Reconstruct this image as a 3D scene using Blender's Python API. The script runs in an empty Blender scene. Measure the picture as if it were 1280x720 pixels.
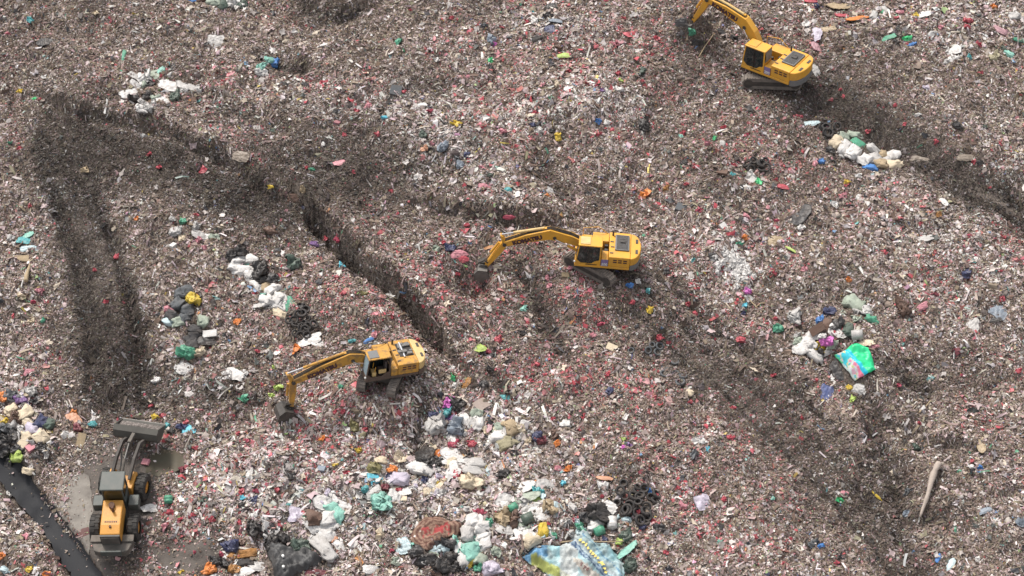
import bpy, bmesh, math, random
import numpy as np
from mathutils import Vector, Matrix
from mathutils.geometry import delaunay_2d_cdt
random.seed(11); RNG = np.random.default_rng(11)
C = bpy.context.scene.collection
R = math.radians

# ------------------------------------------------------------------ camera frame (drone, looking down 42 degrees)
FPX = 2388.5; PITCH = R(42); DIST = 125.0
CAM = np.array([0, -DIST*math.cos(PITCH), DIST*math.sin(PITCH)])
FW = np.array([0, math.cos(PITCH), -math.sin(PITCH)]); UPV = np.array([0, math.sin(PITCH), math.cos(PITCH)]); RT = np.array([1., 0, 0])

def base(y): return 45*.268*np.tanh(np.asarray(y, float)/45)
def to_px(x, y, z):
    dx = x; dy = y-CAM[1]; dz = z-CAM[2]
    d = dy*FW[1]+dz*FW[2]
    return 640+FPX*dx/d, 360-FPX*(dy*UPV[1]+dz*UPV[2])/d
def ray(u, v):
    d = FW+RT*(u-640)/FPX+UPV*(360-v)/FPX
    return d/np.linalg.norm(d)

# ------------------------------------------------------------------ noise and terrain
def hsh(i, j, s):
    n = (i.astype(np.int64)*374761393+j.astype(np.int64)*668265263+s*974711) & 0xffffffff
    n = ((n ^ (n >> 13))*1274126177) & 0xffffffff
    n = ((n ^ (n >> 16))*2246822519) & 0xffffffff
    return ((n ^ (n >> 15)) & 0xffffff)/16777215.0
def vnoise(x, y, s=0):
    xi = np.floor(x); yi = np.floor(y); fx = x-xi; fy = y-yi
    fx = fx*fx*(3-2*fx); fy = fy*fy*(3-2*fy)
    a = hsh(xi, yi, s); b = hsh(xi+1, yi, s); c = hsh(xi, yi+1, s); d = hsh(xi+1, yi+1, s)
    return (a+(b-a)*fx)*(1-fy)+(c+(d-c)*fx)*fy
def fbm(x, y, s=0, o=4):
    t = 0; a = .5
    for k in range(o):
        t = t+a*(vnoise(x*2**k+k*17.3, y*2**k-k*9.1, s+k)-.5); a *= .5
    return t*2
def smooth(t): t = np.clip(t, 0, 1); return t*t*(3-2*t)

def segdist(u, v, pts):
    """distance to a polyline, signed positive on its upper right (for lines running right and down)"""
    best = np.full(np.shape(u), 1e9); sgn = np.zeros(np.shape(u))
    for (x0, y0), (x1, y1) in zip(pts[:-1], pts[1:]):
        dx, dy = x1-x0, y1-y0; L = dx*dx+dy*dy
        t = np.clip(((u-x0)*dx+(v-y0)*dy)/L, 0, 1)
        d = np.hypot(u-x0-t*dx, v-y0-t*dy)
        s = -np.sign(dx*(v-y0)-dy*(u-x0))
        m = d < best
        best = np.where(m, d, best); sgn = np.where(m, s, sgn)
    return best, best*sgn

SCARPS = [([(392,268),(430,306),(462,342),(500,372),(530,400),(548,424)], 1.5, 100, 1.0), ([(85,132),(160,160),(215,172),(290,205),(325,228)], .8, 70, .2),
          ([(555,258),(650,284),(705,288)], .65, 60, .2), ([(1035,440),(1110,530),(1190,560)], .7, 70, .2), ([(860,20),(930,30),(1000,60)], .5, 50, .1),
          ([(385,8),(410,20),(445,14)], .6, 35, .15), ([(180,478),(250,508),(325,495)], -.5, 50, .2)]
GULLIES = [([(803,185),(790,290)], .35, 12), ([(676,200),(700,245)], .5, 12), ([(652,345),(680,395),(705,445)], .5, 12), ([(1000,112),(1130,190),(1290,268)], .55, 34),
           ([(60,165),(100,330),(125,500)], .45, 62), ([(72,260),(105,350),(128,500)], .2, 10), ([(126,250),(165,380),(180,480)], .22, 10),
           ([(880,400),(960,520),(1080,640),(1150,730)], .5, 50), ([(1095,545),(1125,605)], .5, 14), ([(1100,465),(1160,490)], .4, 12), ([(640,510),(612,470)], .3, 9),
           ([(530,500),(522,560)], .5, 9), ([(1130,640),(1180,650)], .3, 12), ([(330,75),(380,82)], .4, 10), ([(285,60),(330,40)], .25, 14)]
RUTS = [([(1010,92),(1075,132),(1130,167),(1205,212),(1290,252)], .16, 4.5), ([(1000,112),(1070,155),(1125,193),(1195,238),(1290,285)], .16, 4.5), ([(800,362),(905,445),(1015,540),(1105,640),(1165,730)], .14, 4.5), ([(780,382),(880,462),(985,556),(1070,650),(1125,730)], .14, 4.5), ([(820,350),(930,432),(1040,528)], .12, 4), ([(70,250),(98,335),(112,420),(110,490)], .2, 5), ([(134,290),(158,368),(177,440),(178,500)], .2, 5), ([(90,245),(118,330),(134,420),(136,490)], -.14, 6)]
MOUNDS = [(268,490,.7,44,26), (1180,330,.9,90,70), (735,130,.8,80,50), (455,395,.9,75,50), (570,640,.7,110,60), (690,645,.4,60,40), (40,540,.7,50,40), (190,45,.6,90,45),
          (1215,600,.9,60,70), (1060,425,.4,50,35), (620,180,.5,60,40), (310,620,.6,90,60), (900,330,.4,60,50), (1150,40,.4,100,35), (830,560,.5,90,60), (400,120,.5,80,40), (20,690,.7,60,40), (594,358,-2.3,27,21), (864,48,2.5,24,14), (364,524,.75,18,13)]
DITCH = [(-45,545),(8,588),(62,655),(125,745),(150,790)]
# level stands under the machines: pixel of the spot, raise, inner and outer radius in metres, share of the slope kept
PADS = [(747.6,333.2,.55,2.6,5.0,.35), (963.6,98.3,.35,2.6,5.0,.35), (479,473,.8,2.4,4.6,.35)]
def plane_hit(u, v):
    d = ray(u, v); a, b = 60., 320.
    for _ in range(60):
        t = (a+b)/2; p = CAM+d*t
        if p[2] > base(p[1]): a = t
        else: b = t
    return CAM+d*t
PADS = [(plane_hit(p[0], p[1]),)+p[2:] for p in PADS]
def ground(x, y, fine=True):
    x = np.asarray(x, float); y = np.asarray(y, float)
    z = base(y); u, v = to_px(x, y, z)
    near = smooth((70-np.hypot(x, y))/20)
    h = np.zeros_like(z)
    wob = 9*fbm(x*.45, y*.45, 31, 3)
    for pts, a, rng, tr in SCARPS:
        d, s = segdist(u+wob, v+wob, pts)
        k = np.exp(-(np.abs(s)/rng)**1.5)*np.exp(-np.maximum(d-np.abs(s), 0)/13)
        h += a*k*np.where(d < 1e8, smooth((s+6)/14)-.35, 0)*np.exp(-(d/rng)**2)
        h -= tr*np.exp(-((s+7)/6)**2)*np.exp(-(d/40)**2)
    for pts, a, w in GULLIES:
        d, s = segdist(u+wob*.5, v+wob*.5, pts); h -= a*np.exp(-(d/w)**2)
    for pts, a, w in RUTS:
        d, s = segdist(u+.25*wob, v+.25*wob, pts); h -= a*np.exp(-(d/w)**2)
    for mx, my, a, rx, ry in MOUNDS:
        h += a*np.exp(-((u-mx)/rx)**2-((v-my)/ry)**2)
    h += 1.0*fbm(x*.14, y*.14, 3, 3)*near+.50*fbm(x*.55, y*.55, 7, 3)
    flat = smooth((np.hypot((u-128)/75, (v-640)/105)-.75)/.4)     # the paved apron where the loader works
    h = h*flat
    d, s = segdist(u, v, DITCH); h -= .75*smooth((23-d)/9)
    if fine: h += (.30*fbm(x*2.1, y*2.1, 13, 2)+.05)*(.25+.75*flat)
    z = z+h*near
    for p, up_, r0, r1, keep in PADS:
        k = smooth((r1-np.hypot(x-p[0], y-p[1]))/(r1-r0))
        z = z*(1-k)+k*(p[2]+up_+keep*.24*(y-p[1])+(.05*fbm(x*2.1, y*2.1, 13, 2)))
    return z
TS = np.linspace(-9, 9, 73)
_AT = {}
def at(u, v):
    k = (round(u, 2), round(v, 2))
    if k not in _AT: _AT[k] = at_(u, v)
    return _AT[k]
def at_(u, v):
    """the point of the ground seen at a pixel of the 1280 x 720 photograph"""
    d = ray(u, v); t0 = np.linalg.norm(plane_hit(u, v)-CAM); T_ = t0+TS; P = CAM+d*T_[:, None]
    g = P[:, 2]-ground(P[:, 0], P[:, 1], False)
    k = max(1, int(np.argmax(g < 0))) if (g < 0).any() else len(TS)-1
    f = g[k-1]/(g[k-1]-g[k]) if g[k-1] != g[k] else 0
    return CAM+d*(T_[k-1]+(T_[k]-T_[k-1])*min(1, max(0, f)))
def normal(x, y, e=.35):
    n = np.array([float(ground(x-e, y, False)-ground(x+e, y, False)), float(ground(x, y-e, False)-ground(x, y+e, False)), 2*e])
    return n/np.linalg.norm(n)
def ppm(p): return FPX/np.dot(np.asarray(p)-CAM, FW)

# ------------------------------------------------------------------ materials
def new_mat(name):
    m = bpy.data.materials.new(name); m.use_nodes = True
    nt = m.node_tree; return m, nt, nt.nodes['Principled BSDF']
def noisy(nt, scale, detail=4, coord='Object'):
    tc = nt.nodes.new('ShaderNodeTexCoord'); n = nt.nodes.new('ShaderNodeTexNoise')
    n.inputs['Scale'].default_value = scale; n.inputs['Detail'].default_value = detail
    nt.links.new(tc.outputs[coord], n.inputs['Vector']); return n
def ramp(nt, fac, stops):
    r = nt.nodes.new('ShaderNodeValToRGB'); e = r.color_ramp.elements
    while len(e) < len(stops): e.new(.5)
    for k, (p, c) in enumerate(stops): e[k].position = p; e[k].color = (*c, 1)
    nt.links.new(fac, r.inputs[0]); return r
MATS = {}
def mix(a, b, t): return tuple(x*(1-t)+y*t for x, y in zip(a, b))
def mat(name, col, rough=.55, dirt=.35, scale=3., metal=0., dirtcol=(.13,.10,.08), bump=.0, spec=.4, hard=False, coord='Object'):
    if name in MATS: return MATS[name]
    m, nt, b = new_mat(name)
    n = noisy(nt, scale, 6, coord)
    lo, hi = (.46, .62) if hard else (.3, .8)
    r = ramp(nt, n.outputs['Fac'], [(lo, col), (hi, mix(col, dirtcol, dirt))])
    nt.links.new(r.outputs[0], b.inputs['Base Color'])
    b.inputs['Roughness'].default_value = rough; b.inputs['Metallic'].default_value = metal
    b.inputs['Specular IOR Level'].default_value = spec
    if bump:
        n2 = noisy(nt, scale*5, 3, coord); bp = nt.nodes.new('ShaderNodeBump'); bp.inputs['Strength'].default_value = bump; bp.inputs['Distance'].default_value = .05
        nt.links.new(n2.outputs['Fac'], bp.inputs['Height']); nt.links.new(bp.outputs[0], b.inputs['Normal'])
    MATS[name] = m; return m
def attr_mat(name, rough=.6, spec=.3, dirt=.0, scale=2.):
    if name in MATS: return MATS[name]
    m, nt, b = new_mat(name)
    a = nt.nodes.new('ShaderNodeAttribute'); a.attribute_name = 'tint'
    if dirt:
        n = noisy(nt, scale, 6); r = ramp(nt, n.outputs['Fac'], [(.35, (1, 1, 1)), (.75, (1-dirt, 1-dirt*1.05, 1-dirt*1.1))])
        mx = nt.nodes.new('ShaderNodeMix'); mx.data_type = 'RGBA'; mx.blend_type = 'MULTIPLY'; mx.inputs[0].default_value = 1
        nt.links.new(a.outputs['Color'], mx.inputs[6]); nt.links.new(r.outputs[0], mx.inputs[7]); nt.links.new(mx.outputs[2], b.inputs['Base Color'])
    else: nt.links.new(a.outputs['Color'], b.inputs['Base Color'])
    b.inputs['Roughness'].default_value = rough; b.inputs['Specular IOR Level'].default_value = spec
    MATS[name] = m; return m

# ------------------------------------------------------------------ mesh builder
class MB:
    def __init__(s): s.v = []; s.f = []
    def add(s, vs, fs):
        o = len(s.v); s.v += [tuple(map(float, p)) for p in vs]; s.f += [tuple(i+o for i in f) for f in fs]; return s
    def box(s, x0, x1, y0, y1, z0, z1, M=None):
        vs = [(x, y, z) for x in (x0, x1) for y in (y0, y1) for z in (z0, z1)]
        if M is not None: vs = [tuple(M @ Vector(p)) for p in vs]
        return s.add(vs, [(0,1,3,2),(4,6,7,5),(0,4,5,1),(2,3,7,6),(0,2,6,4),(1,5,7,3)])
    def prism(s, poly, y0, y1):
        """profile in (x, z) pushed along y"""
        n = len(poly); vs = [(p[0], y0, p[1]) for p in poly]+[(p[0], y1, p[1]) for p in poly]
        fs = [tuple(range(n)), tuple(range(2*n-1, n-1, -1))]+[(i, i+n, (i+1) % n+n, (i+1) % n) for i in range(n)]
        return s.add(vs, fs)
    def slab(s, poly, z0, z1):
        """plan in (x, y) pushed up"""
        n = len(poly); vs = [(*p, z0) for p in poly]+[(*p, z1) for p in poly]
        fs = [tuple(range(n-1, -1, -1)), tuple(range(n, 2*n))]+[(i, (i+1) % n, (i+1) % n+n, i+n) for i in range(n)]
        return s.add(vs, fs)
    def cyl(s, a, b, r0, r1=None, n=14):
        a = Vector(a); b = Vector(b); r1 = r0 if r1 is None else r1
        w = (b-a).normalized(); t = Vector((0, 0, 1)) if abs(w.z) < .9 else Vector((1, 0, 0))
        p = w.cross(t).normalized(); q = w.cross(p)
        vs = [a+(p*math.cos(2*math.pi*i/n)+q*math.sin(2*math.pi*i/n))*r0 for i in range(n)]+[b+(p*math.cos(2*math.pi*i/n)+q*math.sin(2*math.pi*i/n))*r1 for i in range(n)]
        return s.add(vs, [tuple(range(n)), tuple(range(2*n-1, n-1, -1))]+[(i, i+n, (i+1) % n+n, (i+1) % n) for i in range(n)])
    def strip(s, line, th, y0, y1):
        """a bent plate: a polyline in (x, z) with thickness, pushed along y"""
        up_, dn = [], []
        for i, p in enumerate(line):
            a = line[max(i-1, 0)]; b = line[min(i+1, len(line)-1)]; d = Vector((b[0]-a[0], b[1]-a[1])).normalized()
            t = th[i]/2 if isinstance(th, (list, tuple)) else th/2
            up_.append((p[0]-d.y*t, p[1]+d.x*t)); dn.append((p[0]+d.y*t, p[1]-d.x*t))
        for i in range(len(line)-1): s.prism([up_[i], up_[i+1], dn[i+1], dn[i]], y0, y1)
        return s
    def build(s, name, m, parent=None, bevel=0, smooth_=False):
        me = bpy.data.meshes.new(name); me.from_pydata(s.v, [], s.f)
        bm = bmesh.new(); bm.from_mesh(me)
        if bevel or smooth_: bmesh.ops.remove_doubles(bm, verts=bm.verts, dist=1e-4)
        bmesh.ops.recalc_face_normals(bm, faces=bm.faces); bm.to_mesh(me); bm.free()
        if smooth_: me.polygons.foreach_set('use_smooth', [True]*len(me.polygons))
        me.materials.append(m)
        o = bpy.data.objects.new(name, me); C.objects.link(o)
        if parent: o.parent = parent
        if bevel:
            b = o.modifiers.new('b', 'BEVEL'); b.width = bevel; b.segments = 2; b.limit_method = 'ANGLE'; b.angle_limit = R(40)
        return o
def empty(name, M, label, cat, group=None):
    o = bpy.data.objects.new(name, None); C.objects.link(o); o.matrix_world = M
    o['label'] = label; o['category'] = cat
    if group: o['group'] = group
    return o
def tag(o, label=None, cat=None, group=None, kind=None):
    for k, v in (('label', label), ('category', cat), ('group', group), ('kind', kind)):
        if v: o[k] = v
    return o
def text_mesh(name, body, size, m, M, parent, bold=.0, depth=.012):
    cu = bpy.data.curves.new(name, 'FONT'); cu.body = body; cu.size = size; cu.align_x = 'CENTER'; cu.align_y = 'CENTER'; cu.extrude = depth; cu.offset = bold
    o = bpy.data.objects.new('text_tmp', cu); C.objects.link(o)
    dg = bpy.context.evaluated_depsgraph_get(); me = bpy.data.meshes.new_from_object(o.evaluated_get(dg)); bpy.data.objects.remove(o)
    me.materials.clear(); me.materials.append(m)
    t = bpy.data.objects.new(name, me); C.objects.link(t); t.parent = parent; t.matrix_local = M; return t
def np_mesh(name, V, F, m, colors=None, smooth_=False):
    """V (n,3); F list of (k,4) or (k,3) arrays"""
    me = bpy.data.meshes.new(name); me.vertices.add(len(V)); me.vertices.foreach_set('co', np.ascontiguousarray(V, np.float32).ravel())
    nl = sum(f.size for f in F); nf = sum(len(f) for f in F)
    me.loops.add(nl); me.polygons.add(nf)
    me.loops.foreach_set('vertex_index', np.concatenate([f.ravel() for f in F]).astype(np.int32))
    tot = np.concatenate([np.full(len(f), f.shape[1], np.int32) for f in F]); st = np.concatenate([[0], np.cumsum(tot)[:-1]]).astype(np.int32)
    me.polygons.foreach_set('loop_start', st)
    me.polygons.foreach_set('use_smooth', np.full(nf, smooth_))
    if colors is not None:
        a = me.attributes.new('tint', 'FLOAT_COLOR', 'POINT'); c = np.ones((len(V), 4), np.float32); c[:, :3] = colors; a.data.foreach_set('color', c.ravel())
    me.update(calc_edges=True); me.materials.append(m)
    o = bpy.data.objects.new(name, me); C.objects.link(o); return o
# ------------------------------------------------------------------ the setting: one sheet of ground
def ground_axis(lo, hi, step, far):
    c = np.arange(lo, hi+1e-6, step); out = []; x = hi; s = step
    while x < far: s *= 1.35; x += s; out.append(x)
    neg = []; x = lo; s = step
    while x > -far: s *= 1.35; x -= s; neg.append(x)
    return np.array(neg[::-1]+list(c)+out)
GX = ground_axis(-48, 48, .17, 1500); GY = ground_axis(-32, 44, .17, 1500)
X, Y = np.meshgrid(GX, GY); Z = ground(X, Y)
nx, ny = len(GX), len(GY); I = np.arange(nx*ny).reshape(ny, nx)
m, nt, b = new_mat('packed_refuse_soil')
n1 = noisy(nt, 6, 8); r1 = ramp(nt, n1.outputs['Fac'], [(.3, (.05, .04, .034)), (.5, (.13, .105, .088)), (.72, (.24, .20, .175))])
nt.links.new(r1.outputs[0], b.inputs['Base Color']); b.inputs['Roughness'].default_value = .95
n2 = noisy(nt, 20, 6); bp = nt.nodes.new('ShaderNodeBump'); bp.inputs['Strength'].default_value = .9; bp.inputs['Distance'].default_value = .1
nt.links.new(n2.outputs['Fac'], bp.inputs['Height']); nt.links.new(bp.outputs[0], b.inputs['Normal'])
g = np_mesh('ground', np.stack([X.ravel(), Y.ravel(), Z.ravel()], 1), [np.stack([I[:-1, :-1], I[:-1, 1:], I[1:, 1:], I[1:, :-1]], -1).reshape(-1, 4)], m, smooth_=True)
tag(g, kind='structure')

def patch(name, poly, off, m, step=4., jitter=0., z_fn=None, tint=None, fine=True):
    """a sheet that follows the ground inside a polygon of photograph pixels"""
    pts = []
    for (x0, y0), (x1, y1) in zip(poly, poly[1:]+poly[:1]):
        k = max(1, int(math.hypot(x1-x0, y1-y0)/step))
        for i in range(k):
            t = i/k; pts.append((x0+(x1-x0)*t+random.uniform(-jitter, jitter), y0+(y1-y0)*t+random.uniform(-jitter, jitter)))
    nb = len(pts); xs = [p[0] for p in pts]; ys = [p[1] for p in pts]
    inner = [(x+random.uniform(-.6, .6), y+random.uniform(-.6, .6)) for x in np.arange(min(xs)+step*.6, max(xs), step) for y in np.arange(min(ys)+step*.6, max(ys), step)]
    def inside(p):
        c = False
        for i in range(nb):
            (x0, y0), (x1, y1) = pts[i], pts[i-1]
            if (y0 > p[1]) != (y1 > p[1]) and p[0] < (x1-x0)*(p[1]-y0)/(y1-y0)+x0: c = not c
        return c
    def edge(p): return min(math.hypot(p[0]-q[0], p[1]-q[1]) for q in pts)
    inner = [p for p in inner if inside(p) and edge(p) > step*.55]
    vs, _, fs, *_ = delaunay_2d_cdt([Vector(p) for p in pts+inner], [], [list(range(nb))], 1, 1e-4)
    W = []; T = []
    for p in vs:
        P = plane_at(p.x, p.y, fine); e = edge((p.x, p.y)) if z_fn else 0
        W.append((P[0], P[1], P[2]+off+(z_fn(p.x, p.y, e) if z_fn else 0)))
        if tint: T.append(tint(p.x, p.y))
    tri = np.array([f[:3] for f in fs if len(f) >= 3], np.int64)
    a = np.array(W)[tri]; up_ = np.cross(a[:, 1]-a[:, 0], a[:, 2]-a[:, 0])[:, 2] < 0
    tri[up_] = tri[up_][:, ::-1]
    return np_mesh(name, np.array(W), [tri], m, np.array(T) if tint else None, smooth_=True)
def plane_at(u, v, fine=True):
    p = at(u, v); return p[0], p[1], float(ground(p[0], p[1], fine))

m = mat('worn_concrete', (.29, .265, .235), .85, .9, 1.1, dirtcol=(.10, .088, .078), bump=.4)
tag(patch('concrete_apron', [(60,606),(75,596),(95,590),(112,596),(116,640),(112,690),(114,730),(122,745),(118,742),(95,702),(66,655)], .05, m, 4., 1.), kind='structure')
m = mat('muddy_ground', (.115, .098, .086), .8, .8, 1.6, dirtcol=(.055, .047, .042), bump=.8)
tag(patch('muddy_track', [(75,600),(100,575),(112,545),(135,540),(190,545),(205,590),(190,640),(215,668),(275,665),(285,700),(270,745),(118,745),(112,690),(116,640),(112,598),(95,592)], .03, m, 4., 2.), kind='structure')
m = mat('channel_water', (.030, .031, .035), .62, .3, 1.5, dirtcol=(.045, .044, .043), spec=.12)
def chan(w):
    L = DITCH; out = []
    for sgn in (1, -1):
        side = []
        for i, p in enumerate(L):
            a = L[max(i-1, 0)]; c = L[min(i+1, len(L)-1)]; d = Vector((c[0]-a[0], c[1]-a[1])).normalized()
            side.append((p[0]-d.y*w*sgn, p[1]+d.x*w*sgn))
        out += side if sgn == 1 else side[::-1]
    return out
tag(patch('channel_water', chan(16), .28, m, 5., 2.2, fine=False), kind='structure')
m = mat('puddle_water', (.085, .080, .058), .5, .5, 1.0, spec=.12, dirtcol=(.11, .07, .05))
tag(patch('puddle', [(186,572),(200,562),(225,566),(240,570),(236,582),(215,592),(195,598),(182,592)], .12, m, 4., 1.5, fine=False), kind='structure')
m = mat('red_stain', (.10, .035, .035), .7, .4, 3.)
tag(patch('stain', [(83,677),(97,668),(102,661),(111,660),(113,668),(105,672),(96,673),(85,680)], .056, m, 3., .6), kind='structure')
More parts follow.
